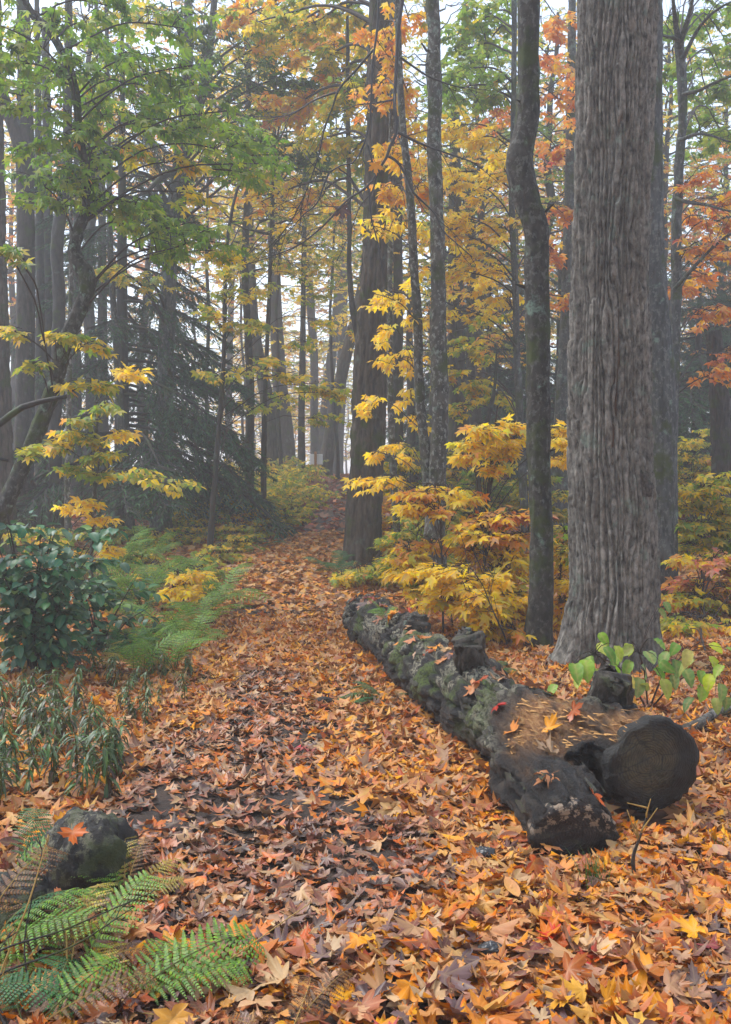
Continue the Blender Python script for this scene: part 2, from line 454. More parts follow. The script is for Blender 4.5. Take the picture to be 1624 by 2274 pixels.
M['l_witch'] = leaf_mat('lime_leaf', [(5, (112, 160, 60)), (3, (140, 180, 66)), (3, (176, 196, 64)), (2, (226, 210, 60))], .4, k=.9, vein=.35, spot=.4)
M['l_weed'] = leaf_mat('drooping_weed_leaf', [(4, (66, 106, 54)), (3, (80, 118, 58)), (2, (58, 74, 40)), (1.5, (70, 50, 30))], .25, rough=.4, spec=.5, k=.9)
M['l_fern'] = leaf_mat('fern_green', [(4, (112, 158, 58)), (3, (136, 174, 66)), (2, (94, 138, 52))], .35, k=.95, vein=0)
M['l_ferndark'] = leaf_mat('fern_deep_green', [(4, (60, 112, 64)), (3, (72, 124, 66))], .3, k=.95, vein=0)
M['l_fernyel'] = leaf_mat('fern_fading', [(3, (196, 180, 74)), (2, (168, 160, 66)), (2, (190, 150, 70))], .35, k=.9, vein=0)
M['l_fernbrown'] = leaf_mat('fern_dead', [(3, (120, 82, 42)), (2, (92, 60, 34)), (1, (150, 112, 60))], .3, vein=0)
M['needle'] = leaf_mat('conifer_needles', [(4, (58, 96, 58)), (3, (74, 112, 66)), (2, (44, 74, 48)), (.4, (84, 64, 40))], .1, .6, .25, k=.9, vein=0, spot=.1)
FL = {'orange': [(4, (212, 126, 28)), (3, (224, 146, 42)), (2, (200, 108, 24))],
      'tan': [(3, (206, 160, 116)), (2, (196, 146, 108)), (1, (214, 176, 134))],
      'russet': [(3, (160, 84, 48)), (2, (142, 74, 54)), (2, (170, 98, 56))],
      'plum': [(3, (116, 84, 84)), (2, (98, 70, 72)), (2, (138, 104, 100))],
      'red': [(2, (196, 34, 44)), (1, (160, 34, 44))], 'gold': [(2, (232, 178, 48)), (1, (226, 160, 50))]}
for k_, p_ in FL.items():
    M['f_' + k_] = leaf_mat('fallen_%s_leaf' % k_, p_, .15, .35 if k_ in ('plum', 'russet') else .5, .35, k=.85, vein=.18, spot=.2)
M['litter'] = leaf_mat('leaf_litter', [(10, (212, 128, 28)), (9, (224, 150, 44)), (6, (196, 108, 24)), (7, (208, 156, 98)), (4, (188, 138, 102)), (4, (164, 80, 26)), (3, (118, 76, 62)), (3, (228, 160, 44)), (.4, (190, 36, 44))], .15, .5, .22, k=.88, vein=.18, spot=.18, clump=.12)
M['litter_wet'] = leaf_mat('wet_path_litter', [(8, (206, 112, 26)), (4, (196, 146, 100)), (4, (152, 106, 84)), (2.5, (112, 82, 74)), (4, (158, 86, 46)), (2, (84, 62, 56)), (.4, (190, 36, 44)), (1, (222, 136, 58))], .1, .42, .42, k=.8, vein=.15, spot=.4, clump=.12)
M['litter_far'] = leaf_mat('far_leaf_litter', [(5, (188, 104, 56)), (4, (170, 90, 54)), (4, (190, 128, 88)), (4, (146, 80, 56)), (2, (200, 128, 60))], .15, .5, .4, k=.8, vein=0, spot=.3)

# ------------------------------------------------------------------ ground and path
def ground_material():
    N = NT('forest_floor'); g = N.n('NewGeometry'); pos = g.outputs['Position']
    vo = N.n('TexVoronoi', {'Vector': pos, 'Scale': 11.0, 'Randomness': 1.0}, feature='F1')
    sep = N.n('SeparateColor', {'Color': vo.outputs['Color']})
    col = N.ramp(sep.outputs[0], [(0, rgba((168, 92, 50), .8)), (.25, rgba((146, 78, 52), .8)), (.45, rgba((190, 122, 78), .8)), (.65, rgba((110, 72, 58), .8)), (.82, rgba((200, 116, 52), .8))], 'CONSTANT')
    n = N.noise(pos, 2.2, 4)
    col = N.mix(N.range(n, .4, .65, .25, .85), col, rgba((58, 42, 34)))
    bp = N.n('Bump', {'Strength': .8, 'Distance': .04, 'Height': vo.outputs['Distance']})
    pb = N.n('BsdfPrincipled', {'Base Color': col, 'Roughness': .75, 'Normal': bp.outputs[0]})
    N.t.links.new(pb.outputs[0], N.out.inputs[0]); return N.m
def mud_material():
    N = NT('path_mud'); g = N.n('NewGeometry'); pos = g.outputs['Position']
    n = N.noise(pos, 9, 6, .65)
    col = N.ramp(n, [(.3, rgba((30, 23, 19))), (.7, rgba((66, 50, 40)))])
    bp = N.n('Bump', {'Strength': .9, 'Distance': .03, 'Height': N.noise(pos, 22, 8, .7)})
    pb = N.n('BsdfPrincipled', {'Base Color': col, 'Roughness': .62, 'Specular IOR Level': .4, 'Normal': bp.outputs[0]})
    N.t.links.new(pb.outputs[0], N.out.inputs[0]); return N.m
xs = np.concatenate([-np.geomspace(250, 12.5, 24), np.linspace(-12, 12, 120), np.geomspace(12.5, 250, 24)])
ys = np.concatenate([-np.geomspace(60, 1.2, 14), np.linspace(-1, 40, 205), np.geomspace(41, 320, 26)])
gx, gy = np.meshgrid(xs, ys)
gg = Geo(); nxx, nyy = len(xs), len(ys)
i, j = np.meshgrid(np.arange(nyy - 1), np.arange(nxx - 1), indexing='ij')
gg.add(np.stack([gx, gy, gz(gx, gy)], -1).reshape(-1, 3), Q=np.stack([i * nxx + j, i * nxx + j + 1, (i + 1) * nxx + j + 1, (i + 1) * nxx + j], -1).reshape(-1, 4))
ground = link('ground', to_mesh('ground', gg, ground_material()))
ground['kind'] = 'structure'

PATH = [(-.45, .6, 1.0), (-.42, 2.5, .95), (-.5, 4.2, .85), (-.62, 6.5, .8), (-.85, 8.5, .75), (-1.0, 11, .7), (-.95, 14, .6), (-.85, 17.5, .55), (-.72, 22, .55), (-.65, 30, .6), (-.6, 45, .6)]
PP, PW = resample(np.array([(a, b, 0) for a, b, c in PATH]), 260, [c for a, b, c in PATH])
def path_dist(x, y):
    cx = np.interp(y, PP[:, 1], PP[:, 0]); cw = np.interp(y, PP[:, 1], PW)
    return np.abs(x - cx) / cw
pg = Geo(); us = np.linspace(-1, 1, 13)
edge = 1 + .15 * vnoise(np.stack([PP[:, 1] * 1.3, PP[:, 1] * 0, PP[:, 1] * 0], -1), 9)
px_ = PP[:, 0][:, None] + us[None] * (PW * edge)[:, None]; py_ = np.repeat(PP[:, 1][:, None], 13, 1)
pz_ = gz(px_, py_) + .006 * (1 - np.abs(us)[None] ** 6) - .002
i, j = np.meshgrid(np.arange(259), np.arange(12), indexing='ij')
pg.add(np.stack([px_, py_, pz_], -1).reshape(-1, 3), Q=np.stack([i * 13 + j, i * 13 + j + 1, (i + 1) * 13 + j + 1, (i + 1) * 13 + j], -1).reshape(-1, 4))
path = link('path', to_mesh('path', pg, mud_material())); path['kind'] = 'structure'

# ------------------------------------------------------------------ tree trunks
def bark_disp(kind, flare=0.0, base=None, seed=0, amp=1.0):
    def f(V, D):
        q = V - (base if base is not None else 0)
        c = np.column_stack([D[:, 0], D[:, 1]])
        if kind == 'furrow':
            rr = np.full(len(V), .3)
            p = np.column_stack([c[:, 0] * 9.2, c[:, 1] * 9.2, q[:, 2] * 1.7])
            wv = vnoise(np.column_stack([c * 4, q[:, 2] * 6]), seed + 5)
            p[:, 0] += wv * .4; p[:, 1] -= wv * .3
            a = np.abs(vnoise(p, seed)); a2 = np.abs(vnoise(p * np.array([2.1, 2.1, 1.6]) + 5, seed + 3))
            ridge = np.minimum(a * 2.1, 1) ** .7
            plate = np.minimum(a2 * 3.0, 1) ** .6
            st = np.floor((vnoise(np.column_stack([c * 9, q[:, 2] * 9]), seed + 8) + 1) * 2.5) / 5
            h = (ridge - .75) * .056 + (plate - .7) * .016 * ridge + st * .018 + (np.minimum(np.abs(vnoise(np.column_stack([c * 6, q[:, 2] * 9]), seed + 13)) * 3.2, 1) - .8) * .018 * ridge + fbm(np.column_stack([c * 26, q[:, 2] * 24]), seed + 9, 2) * .005
        elif kind == 'plate':
            th = np.arctan2(c[:, 1], c[:, 0]); z = q[:, 2]
            wv = vnoise(np.column_stack([c * 5, z * 1.6]), seed + 5) * 1.1 + vnoise(np.column_stack([c * 9, z * 5]), seed + 6) * .45
            u = th / (2 * math.pi) * 52 + wv
            cid = np.floor(u); fr = u - cid
            hv = _h((cid % 52).astype(np.int64), cid.astype(np.int64) * 0 + 3, cid.astype(np.int64) * 0, seed)
            v = z * (2.3 + .8 * hv) + hv * 11 + .5 * vnoise(np.column_stack([c * 10, z * 3]), seed + 7); vid = np.floor(v); fv = v - vid
            h2 = _h((cid % 52).astype(np.int64), (vid.astype(np.int64) & 0xffff), cid.astype(np.int64) * 0 + 7, seed + 1)
            prof = np.clip(np.minimum(fr, 1 - fr) / .30, 0, 1) ** .7
            lip = np.clip(fv / .06, 0, 1) * np.clip((1 - fv) / .04, 0, 1)
            big_ = np.abs(vnoise(np.column_stack([c * 4.2, z * .9]), seed + 2))
            h = (prof - .6) * .044 + h2 * .011 * prof - (1 - lip) * .010 * prof + (np.minimum(big_ * 3, 1) - .7) * .022 + fbm(np.column_stack([c * 28, z * 30]), seed + 9, 2) * .004 + .010 * fv * prof
        elif kind == 'rough':
            p = np.column_stack([c * 5.5, q[:, 2] * 3.0])
            a = np.abs(vnoise(p, seed))
            h = (np.minimum(a * 2.4, 1) ** .6 - .7) * .016 + fbm(np.column_stack([c * 11, q[:, 2] * 14]), seed + 2, 2) * .005
        else:
            h = fbm(np.column_stack([c * 2.2, q[:, 2] * 4.0]), seed, 3) * .008 + vnoise(np.column_stack([c * 7, q[:, 2] * 16]), seed + 4) * .003
        h = h * amp
        if flare:
            th = np.arctan2(c[:, 1], c[:, 0])
            lob = .55 + .45 * np.cos(th * 5 + seed) + .35 * np.cos(th * 3 + 1.7 * seed)
            h = h + flare * np.maximum(lob, 0.05) * np.exp(-np.maximum(q[:, 2], -.2) / (.55 * flare + .12))
        return h
    return f

TRUNK = {}
def px_line(pts, Y):
    return np.array([at(x, y, Y) for x, y, w in pts]), np.array([w * .5 * Y / FPX for x, y, w in pts])

def tree_at(name, label, pts, Y=None, bark='rough', mat='brown', flare=.1, sides=28, dz=.05, top=10.5, group=None, seed=0, amp=1.0, topr=.55):
    """pts: (x, y, width) on the photograph from the top of the trunk down to its foot"""
    if Y is None:
        b = G(pts[-1][0], pts[-1][1]); Y = b[1]
    P, rad = px_line(pts, Y)
    if P[0][2] < top:
        dd = unit(P[0] - P[1]) * .5 + np.array([0, 0, 1.0]); dd = dd / dd[2]
        P = np.concatenate([[P[0] + dd * (top - P[0][2])], P]); rad = np.r_[rad[0] * topr, rad]
    zg = float(gz(P[-1][0], P[-1][1]))
    foot = np.array([P[-1][0], P[-1][1], zg - .12])
    if P[-1][2] > zg + .03:
        P = np.concatenate([P, [foot]]); rad = np.r_[rad, rad[-1] * 1.08]
    else:
        P[-1] = foot
    ln = np.linalg.norm(np.diff(P, axis=0), axis=1).sum()
    Pn, rn = resample(P[::-1], max(8, int(ln / dz)), rad[::-1])
    base = np.array([P[-1][0], P[-1][1], zg])
    root = thing(name, label, 'tree', base, group)
    g = Geo(); g.add(*tube(Pn, rn, sides, True, bark_disp(bark, flare, base, seed, amp)))
    tk = part('trunk', g, M[mat], root)
    root['_y'] = float(Y)
    TRUNK[root.name] = tk
    return root, Pn, rn

def limb(root, pts, r0, r1, mat, n=14, sides=7, name='branch', wob=.03, seed=0, twig=0, tlen=.4):
    P, rr = resample(np.asarray(pts, float), n, np.linspace(r0, r1, len(pts)))
    P[1:] += wob * np.column_stack([vnoise(P[1:] * 2.2 + k * 9.1, seed + k) for k in range(3)])
    g = Geo(); V, T, Q = tube(P, rr, sides); g.add(V, T, Q)
    if twig:
        k = RNG.integers(2, n, twig); D = unit(np.gradient(P, axis=0)[k] + RNG.normal(0, .35, (twig, 3)) * np.linalg.norm(np.gradient(P, axis=0), axis=1).mean() * 1.2 + np.array([0, 0, .0]))
        ll = RNG.uniform(.4, 1.0, twig)[:, None] * tlen
        bd = RNG.normal(0, .06, (twig, 3)) * ll
        twigs(g, P[k], P[k] + D * ll, min(r1 * 1.2, .006), .0018, bend=bd)
        k2 = RNG.integers(0, twig, twig)
        s0 = P[k][k2] + D[k2] * ll[k2] * .5 + bd[k2]
        twigs(g, s0, s0 + unit(D[k2] + RNG.normal(0, .6, (twig, 3))) * ll[k2] * .5, .003, .0014)
    o = part(name, g, M[mat], root)
    if name == 'broken_stub': o.parent = TRUNK[root.name]
    return P

class Crown:
    """leaf pads of one tree, one palette each; limbs run from the trunk to the pads"""
    def __init__(s, root, Pn, rn, twigmat='twig'): s.root = root; s.Pn = Pn; s.rn = rn; s.L = {}; s.tw = Geo(); s.tm = twigmat
    def pad(s, c, ext, ns, n, size, pal, spray=.35, limbr=.011, frm=None, droop=.18, tilt=(8, 50), mat=None, flat=True, rise=.25):
        c = np.asarray(c, float); ext = np.asarray(ext, float)
        if frm is None:
            zz = max(c[2] - rise * np.linalg.norm(s.Pn[:, :2].mean(0) - c[:2]) - .2, s.Pn[0][2] + .3)
            k = int(np.argmin(np.abs(s.Pn[:, 2] - zz))); o = s.Pn[k]
        else: o = np.asarray(frm, float)
        if limbr:
            mid = (o + c) / 2 + np.array([0, 0, .12 * np.linalg.norm(c - o)])
            far = c + unit((c - o) * np.array([1, 1, .2])) * ext[0] * .5
            B = limb(s.root, [o, mid, c, far], limbr, .005, mat or s.tm, 12, 6, seed=len(s.tw.V))
        else:
            B = np.array([o, c])
        q = RNG.normal(0, .48, (ns, 3)); q = np.clip(q, -1.1, 1.1)
        P0 = c + q * ext
        D = unit((P0 - o) * np.array([1, 1, .15]) + RNG.normal(0, .35, (ns, 3)) * np.array([1, 1, .35]) * np.linalg.norm(P0 - o, axis=1).mean())
        L = s.L.setdefault(pal, Leaves())
        P0s = P0 - D * spray * .5
        sprays(L, s.tw, P0s, D, spray * RNG.uniform(.7, 1.2, ns), n, size, droop, tilt)
        d = np.linalg.norm(P0s[:, None] - B[None], axis=2); k = np.argmin(d + .15 * np.arange(len(B))[None] * 0, axis=1)
        twigs(s.tw, B[k], P0s, .006, .004, bend=np.array([0, 0, .04]) * np.ones((ns, 1)))
    def done(s, temps):
        for pal, L in s.L.items():
            part('foliage', L.geo(temps), M[pal], s.root, True, 'vein', 'stuff')
        if s.tw.V: part('twigs', s.tw, M[s.tm], s.root, kind='stuff')

# ------------------------------------------------------------------ the large maple and its neighbours on the right
big, bP, bR = tree_at('maple_tree', 'massive maple with deeply furrowed grey bark and a flared foot behind the log', [
    (1376, -400, 142), (1372, 0, 156), (1366, 200, 151), (1361, 400, 150), (1354, 600, 152), (1353, 800, 162), (1355, 1000, 166), (1362, 1200, 174), (1363, 1300, 178), (1358, 1400, 188), (1352, 1478, 202)],
    bark='plate', mat='big', flare=.13, sides=300, dz=.0125, top=7.6, seed=2, topr=.8)
Yb = float(big['_y'])
# the weathered seam and the burl on its face
sg = Geo(); seam = [at(1367 + 6 * math.sin(y * .011), y, Yb - .262) for y in (650, 760, 860, 960, 1060, 1160, 1230)]
P_, r_ = resample(seam, 60, [.004, .012, .016, .014, .012, .01, .003])
sg.add(*tube(P_, r_, 12, True, lambda V, D: fbm(V * np.array([40, 40, 9]), 5, 3) * .012))
part('bark_seam', sg, bark_mat('seam_wood', (58, 44, 36), (112, 88, 68), 0, 0, (30, 30, 3)), big).parent = TRUNK[big.name]
bgm = Geo(); bc = at(1426, 1075, Yb - .225)
th, ph = np.meshgrid(np.linspace(0, 2 * math.pi, 26, endpoint=False), np.linspace(.02, math.pi - .02, 18), indexing='ij')
bv = np.stack([np.sin(ph) * np.cos(th) * .085, np.sin(ph) * np.sin(th) * .07, np.cos(ph) * .10], -1).reshape(-1, 3)
bv = bv * (1 + .35 * fbm(bv * 26, 4, 3) - .3 * np.abs(vnoise(bv * 40, 5)))[:, None] + bc
i, j = np.meshgrid(np.arange(26), np.arange(17), indexing='ij'); i2 = (i + 1) % 26
bgm.add(bv, Q=np.stack([i * 18 + j, i2 * 18 + j, i2 * 18 + j + 1, i * 18 + j + 1], -1).reshape(-1, 4))
part('burl', bgm, bark_mat('burl_bark', (50, 45, 41), (112, 106, 98), .1, .4, (40, 40, 40), bump=.9), big).parent = TRUNK[big.name]

slate, slP, slR = tree_at('maple_tree', 'straight slate-grey tree standing close behind the massive maple', [
    (1440, 0, 60), (1440, 400, 62), (1444, 600, 66), (1455, 750, 70), (1462, 900, 76), (1464, 1100, 78), (1464, 1300, 80), (1464, 1352, 86)], bark='rough', mat='slate', flare=.06, sides=44, dz=.03, seed=4)
kink, kP, kR = tree_at('maple_tree', 'dark mossy tree whose slim trunk kinks sharply halfway up', [
    (1174, -200, 44), (1174, 0, 47), (1173, 100, 48), (1172, 200, 47), (1168, 290, 52), (1154, 350, 60), (1160, 400, 60), (1172, 450, 58), (1188, 500, 56), (1191, 600, 52), (1195, 800, 53), (1197, 1000, 51), (1203, 1200, 51), (1201, 1340, 53), (1197, 1400, 56), (1193, 1443, 66)], bark='smooth', mat='mossy', flare=.05, sides=36, dz=.022, seed=6, amp=1.2)
sb = Geo(); sb.add(*tube(resample([at(1150, 1490, 8.3), at(1166, 1462, 8.35), at(1178, 1440, 8.42)], 10), np.linspace(.012, .03, 10), 8)); part('root', sb, M['dark'], kink)
for (a, b, rr) in (((1168, 640), (1150, 632), .012), ((1212, 470), (1230, 452), .01), ((1214, 1010), (1232, 1000), .009), ((1176, 240), (1150, 225), .011)):
    limb(kink, [at(a[0], a[1], float(kink['_y'])), at((a[0] + b[0]) / 2, (a[1] + b[1]) / 2 - 1, float(kink['_y']) - .06), at(b[0], b[1], float(kink['_y']) - .1)], rr * 1.3, rr * .6, 'dark', 6, name='broken_stub')
tD, dP, dR = tree_at('maple_tree', 'slim grey tree speckled with pale lichen and a snapped branch knot', [
    (961, -200, 26), (961, 0, 28), (965, 100, 28), (962, 145, 34), (966, 200, 33), (964, 300, 31), (967, 400, 31), (971, 500, 30), (973, 600, 31), (973, 700, 35), (974, 800, 37), (978, 900, 37), (974, 1000, 37), (970, 1100, 42), (966, 1200, 48), (964, 1290, 54)], Y=11.6, bark='smooth', mat='lichenbark', flare=.05, sides=28, dz=.028, seed=7, amp=1.3)
for (a, b, rr) in (((950, 140), (925, 141), .012), ((952, 112), (938, 92), .016)):
    limb(tD, [at(a[0], a[1], 11.55), at(b[0], b[1], 11.4)], rr, rr * .6, 'dark', 6, name='broken_stub')
tE, eP, eR = tree_at('maple_tree', 'thin dark leaning stem joined to the foot of the lichen-speckled tree', [
    (884, -150, 12), (884, 60, 13), (889, 200, 15), (897, 300, 16), (906, 380, 17), (914, 480, 18), (920, 600, 18), (927, 700, 19), (930, 800, 20), (934, 900, 21), (944, 1000, 24), (954, 1100, 26), (958, 1270, 28)], Y=11.75, bark='smooth', mat='lichenbark', flare=.02, sides=18, dz=.03, seed=8)
tF, fP, fR = tree_at('maple_tree', 'stout brown ridged tree standing right at the bend of the path', [
    (856, -200, 52), (852, 0, 56), (847, 200, 60), (843, 400, 61), (836, 600, 65), (830, 700, 68), (825, 800, 72), (820, 900, 72), (816, 1000, 70), (812, 1100, 70), (809, 1180, 72), (808, 1256, 80)], bark='furrow', mat='brown', flare=.06, sides=72, dz=.028, seed=9, amp=.85)
Yf = float(tF['_y'])
tree_at('maple_tree', 'slender pale mottled trunk hugging the right side of the stout brown tree', [
    (868, 500, 12), (866, 700, 13), (868, 900, 14), (874, 1050, 16), (880, 1150, 17), (884, 1232, 18)], Y=13.6, bark='smooth', mat='lichenbark', flare=.02, sides=14, dz=.05, seed=10, top=9)
tree_at('maple_tree', 'hazy brown trunk half hidden behind the slender mottled trunk', [
    (884, 500, 20), (884, 700, 22), (884, 900, 24), (882, 1100, 26), (882, 1150, 28)], Y=19, mat='dull', flare=.04, sides=18, dz=.07, seed=11, top=10)
tree_at('maple_tree', 'thin tree bowing outward left of the stout brown tree', [
    (773, 250, 9), (776, 480, 10), (777, 620, 12), (786, 700, 14), (798, 770, 16), (800, 900, 18), (790, 1080, 20), (786, 1140, 22)], Y=15.6, mat='dull', bark='smooth', flare=.02, sides=14, dz=.06, seed=12, top=9)
tree_at('maple_tree', 'second dark stem rising behind the left edge of the stout brown tree', [
    (790, 1020, 16), (781, 1100, 24), (779, 1180, 26), (777, 1232, 30)], Y=14.9, mat='dull', flare=.04, sides=18, dz=.06, seed=13, top=3.0, topr=.3)
tJ, jP, jR = tree_at('maple_tree', 'forked slate-green tree beyond the massive maple with bare side limbs', [
    (1507, 95, 22), (1513, 150, 20), (1516, 260, 18), (1508, 380, 21), (1503, 500, 22), (1502, 650, 23), (1498, 800, 24), (1492, 950, 25), (1488, 1150, 27), (1486, 1240, 30)], Y=13.5, mat='slate', bark='smooth', flare=.03, sides=24, dz=.04, seed=14, top=6.8, topr=.25)
for q in ([(1507, 100), (1499, 50), (1494, 0), (1490, -120)], [(1508, 105), (1522, 60), (1540, 0), (1560, -100)], [(1517, 210), (1550, 200), (1590, 180), (1660, 160)], [(1515, 130), (1555, 60), (1600, 20), (1650, -10)], [(1502, 440), (1540, 452), (1590, 460), (1640, 470)], [(1508, 310), (1560, 298), (1624, 315)], [(1500, 640), (1540, 590), (1600, 535), (1650, 510)], [(1516, 95), (1490, 85), (1470, 80)]):
    limb(tJ, [at(a, b, 13.4 - k * .25) for k, (a, b) in enumerate(q)], .045 if q[0][1] in (100, 105) else .03, .01, 'slate', 14, twig=12, tlen=.7, seed=q[0][1])
tK, _, _ = tree_at('maple_tree', 'broken brown trunk splintered at the top beyond the right-hand thicket', [
    (1583, 735, 26), (1592, 800, 34), (1598, 900, 36), (1605, 1050, 40), (1606, 1200, 44)], Y=16, mat='dull', bark='furrow', flare=.05, sides=70, dz=.025, seed=15, top=3.75, topr=.35)
tL, lP, lR = tree_at('maple_tree', 'thin hazy trunk rising between the lichen-speckled and kinked trees', [
    (1142, 0, 11), (1142, 150, 11), (1140, 300, 12), (1137, 450, 13), (1144, 620, 14), (1149, 800, 15), (1156, 950, 17), (1163, 1100, 18), (1166, 1195, 20)], Y=15.5, mat='slate', bark='smooth', flare=.02, sides=16, dz=.06, seed=16)
tree_at('maple_tree', 'pale bent trunk in the haze left of the kinked mossy tree', [(1012, 600, 34), (1014, 720, 36), (1015, 900, 38), (1014, 1060, 40), (1014, 1120, 44)], Y=24, mat='dull', flare=.05, sides=22, dz=.08, seed=17)
tree_at('maple_tree', 'dim brown trunk standing in haze before the distant conifers', [(1047, 560, 20), (1046, 720, 22), (1046, 900, 24), (1044, 1060, 25), (1044, 1110, 28)], Y=26, mat='dull', flare=.05, sides=18, dz=.08, seed=18)
tree_at('maple_tree', 'broad grey trunk showing in the gap before the massive maple', [(1262, 600, 26), (1256, 800, 32), (1248, 950, 36), (1246, 1100, 40), (1244, 1180, 48)], Y=18, mat='slate', bark='rough', flare=.06, sides=26, dz=.06, seed=19)
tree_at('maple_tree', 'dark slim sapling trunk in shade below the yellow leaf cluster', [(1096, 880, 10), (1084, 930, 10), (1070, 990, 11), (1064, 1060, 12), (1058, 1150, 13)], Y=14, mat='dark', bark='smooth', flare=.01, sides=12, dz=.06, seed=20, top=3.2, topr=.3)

# ------------------------------------------------------------------ trees on the left
tree_at('maple_tree', 'ridged brown trunk cut by the left border of the view', [(-8, 380, 30), (-6, 600, 36), (-2, 800, 42), (2, 1000, 46), (4, 1150, 56)], Y=15.5, mat='brown', bark='furrow', flare=.06, sides=50, dz=.04, seed=21)
tP, pP, pR = tree_at('maple_tree', 'tall grey-brown tree with a stout limb forking off to the left', [
    (46, -100, 24), (51, 0, 26), (55, 150, 30), (56, 280, 36), (56, 330, 40), (57, 450, 38), (58, 600, 39), (57, 800, 40), (54, 1000, 42), (52, 1100, 46), (52, 1168, 54)], Y=17.5, mat='dull', bark='rough', flare=.07, sides=30, dz=.06, seed=22)
limb(tP, [at(52, 335, 17.45), at(30, 270, 17.4), at(8, 215, 17.3), at(-25, 160, 17.2)], .13, .09, 'dull', 16, 14)
tQ, qP, qR = tree_at('maple_tree', 'gnarled leaning tree with mossy lichen-covered trunk and a knobbly bend', [
    (45, -20, 13), (75, 35, 14), (102, 60, 15), (127, 92, 16), (146, 132, 16), (162, 178, 16), (172, 228, 16), (176, 300, 16), (188, 375, 17), (193, 430, 18), (187, 480, 19), (172, 520, 22), (166, 560, 26), (178, 590, 34), (192, 612, 40), (192, 650, 34), (172, 700, 30), (146, 758, 30), (128, 830, 30), (106, 900, 32), (82, 960, 33), (48, 1040, 36), (12, 1125, 38), (-30, 1220, 40), (-70, 1330, 44)], Y=10, mat='mossy', bark='smooth', flare=.05, sides=28, dz=.026, seed=23, amp=1.5, top=6.2, topr=.5)
tR, rP, rR = tree_at('maple_tree', 'crooked dark trunk twisting up behind the gnarled leaning tree', [
    (152, 180, 18), (149, 330, 20), (142, 430, 24), (132, 500, 27), (126, 560, 28), (131, 640, 27), (128, 760, 26), (124, 900, 26), (122, 1010, 27), (125, 1080, 30), (122, 1140, 40)], Y=16.5, mat='dark', bark='smooth', flare=.05, sides=24, dz=.05, seed=24, amp=1.5)
tS, sP, sR = tree_at('maple_tree', 'thin straight mottled trunk rising behind the blue-green shrub', [
    (158, 620, 9), (155, 760, 10), (153, 900, 12), (151, 1050, 13), (150, 1208, 15)], Y=14, mat='lichenbark', bark='smooth', flare=.01, sides=14, dz=.05, seed=25, top=6)
tS2, s2P, s2R = tree_at('maple_sapling', 'knobbly yellow-leaved sapling beside the ferns', [(214, 905, 6), (214, 1000, 7), (210, 1100, 8), (204, 1200, 9), (203, 1262, 10)], Y=11.5, mat='lichenbark', bark='smooth', flare=.0, sides=10, dz=.04, seed=26, top=2.35, topr=.4)
tU, uP, uR = tree_at('maple_tree', 'straight grey trunk with orange-littered foot in front of the dark spruce', [
    (412, 240, 26), (404, 330, 30), (392, 430, 32), (383, 500, 33), (376, 600, 33), (372, 720, 34), (368, 850, 36), (366, 1000, 37), (361, 1100, 39), (360, 1178, 46)], Y=18, mat='slate', bark='rough', flare=.06, sides=28, dz=.06, seed=27)
limb(tU, [at(398, 380, 17.9), at(350, 400, 17.5), at(318, 425, 17.2), at(280, 445, 17)], .06, .02, 'dark', 14, 8)
limb(tU, [at(385, 470, 18), at(330, 390, 18), at(300, 380, 17.8)], .05, .02, 'dark', 12, 8)
limb(tU, [at(410, 330, 18), at(452, 200, 18.2), at(470, 80, 18.4), at(480, -60, 18.5)], .11, .05, 'dull', 14, 10)
tree_at('maple_tree', 'slim grey trunk crossing in front of the spruce stem', [(244, 470, 12), (248, 620, 13), (258, 760, 14), (266, 900, 16), (276, 1030, 18), (286, 1120, 20), (290, 1192, 24)], Y=17.2, mat='slate', bark='smooth', flare=.02, sides=18, dz=.05, seed=28)
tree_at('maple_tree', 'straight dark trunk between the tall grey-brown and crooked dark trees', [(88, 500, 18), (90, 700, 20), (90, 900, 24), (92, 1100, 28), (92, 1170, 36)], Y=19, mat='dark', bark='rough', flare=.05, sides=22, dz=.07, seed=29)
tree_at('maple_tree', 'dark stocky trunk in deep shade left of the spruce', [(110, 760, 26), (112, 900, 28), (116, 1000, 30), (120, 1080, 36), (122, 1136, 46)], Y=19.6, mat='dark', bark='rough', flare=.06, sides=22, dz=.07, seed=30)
tree_at('maple_tree', 'hazy grey trunk far behind the spruce stem', [(228, 700, 20), (228, 900, 24), (230, 1000, 27), (232, 1110, 32)], Y=24, mat='dull', bark='rough', flare=.06, sides=20, dz=.08, seed=31)
tV, vP, vR = tree_at('maple_sapling', 'thin wavy sapling standing alone on the litter left of the path', [
    (540, 380, 5), (525, 430, 6), (510, 500, 7), (502, 600, 8), (498, 760, 9), (494, 860, 10), (486, 960, 11), (478, 1060, 12), (472, 1140, 13), (466, 1232, 15)], Y=15.2, mat='dark', bark='smooth', flare=.01, sides=12, dz=.05, seed=32, top=5.6, topr=.5)
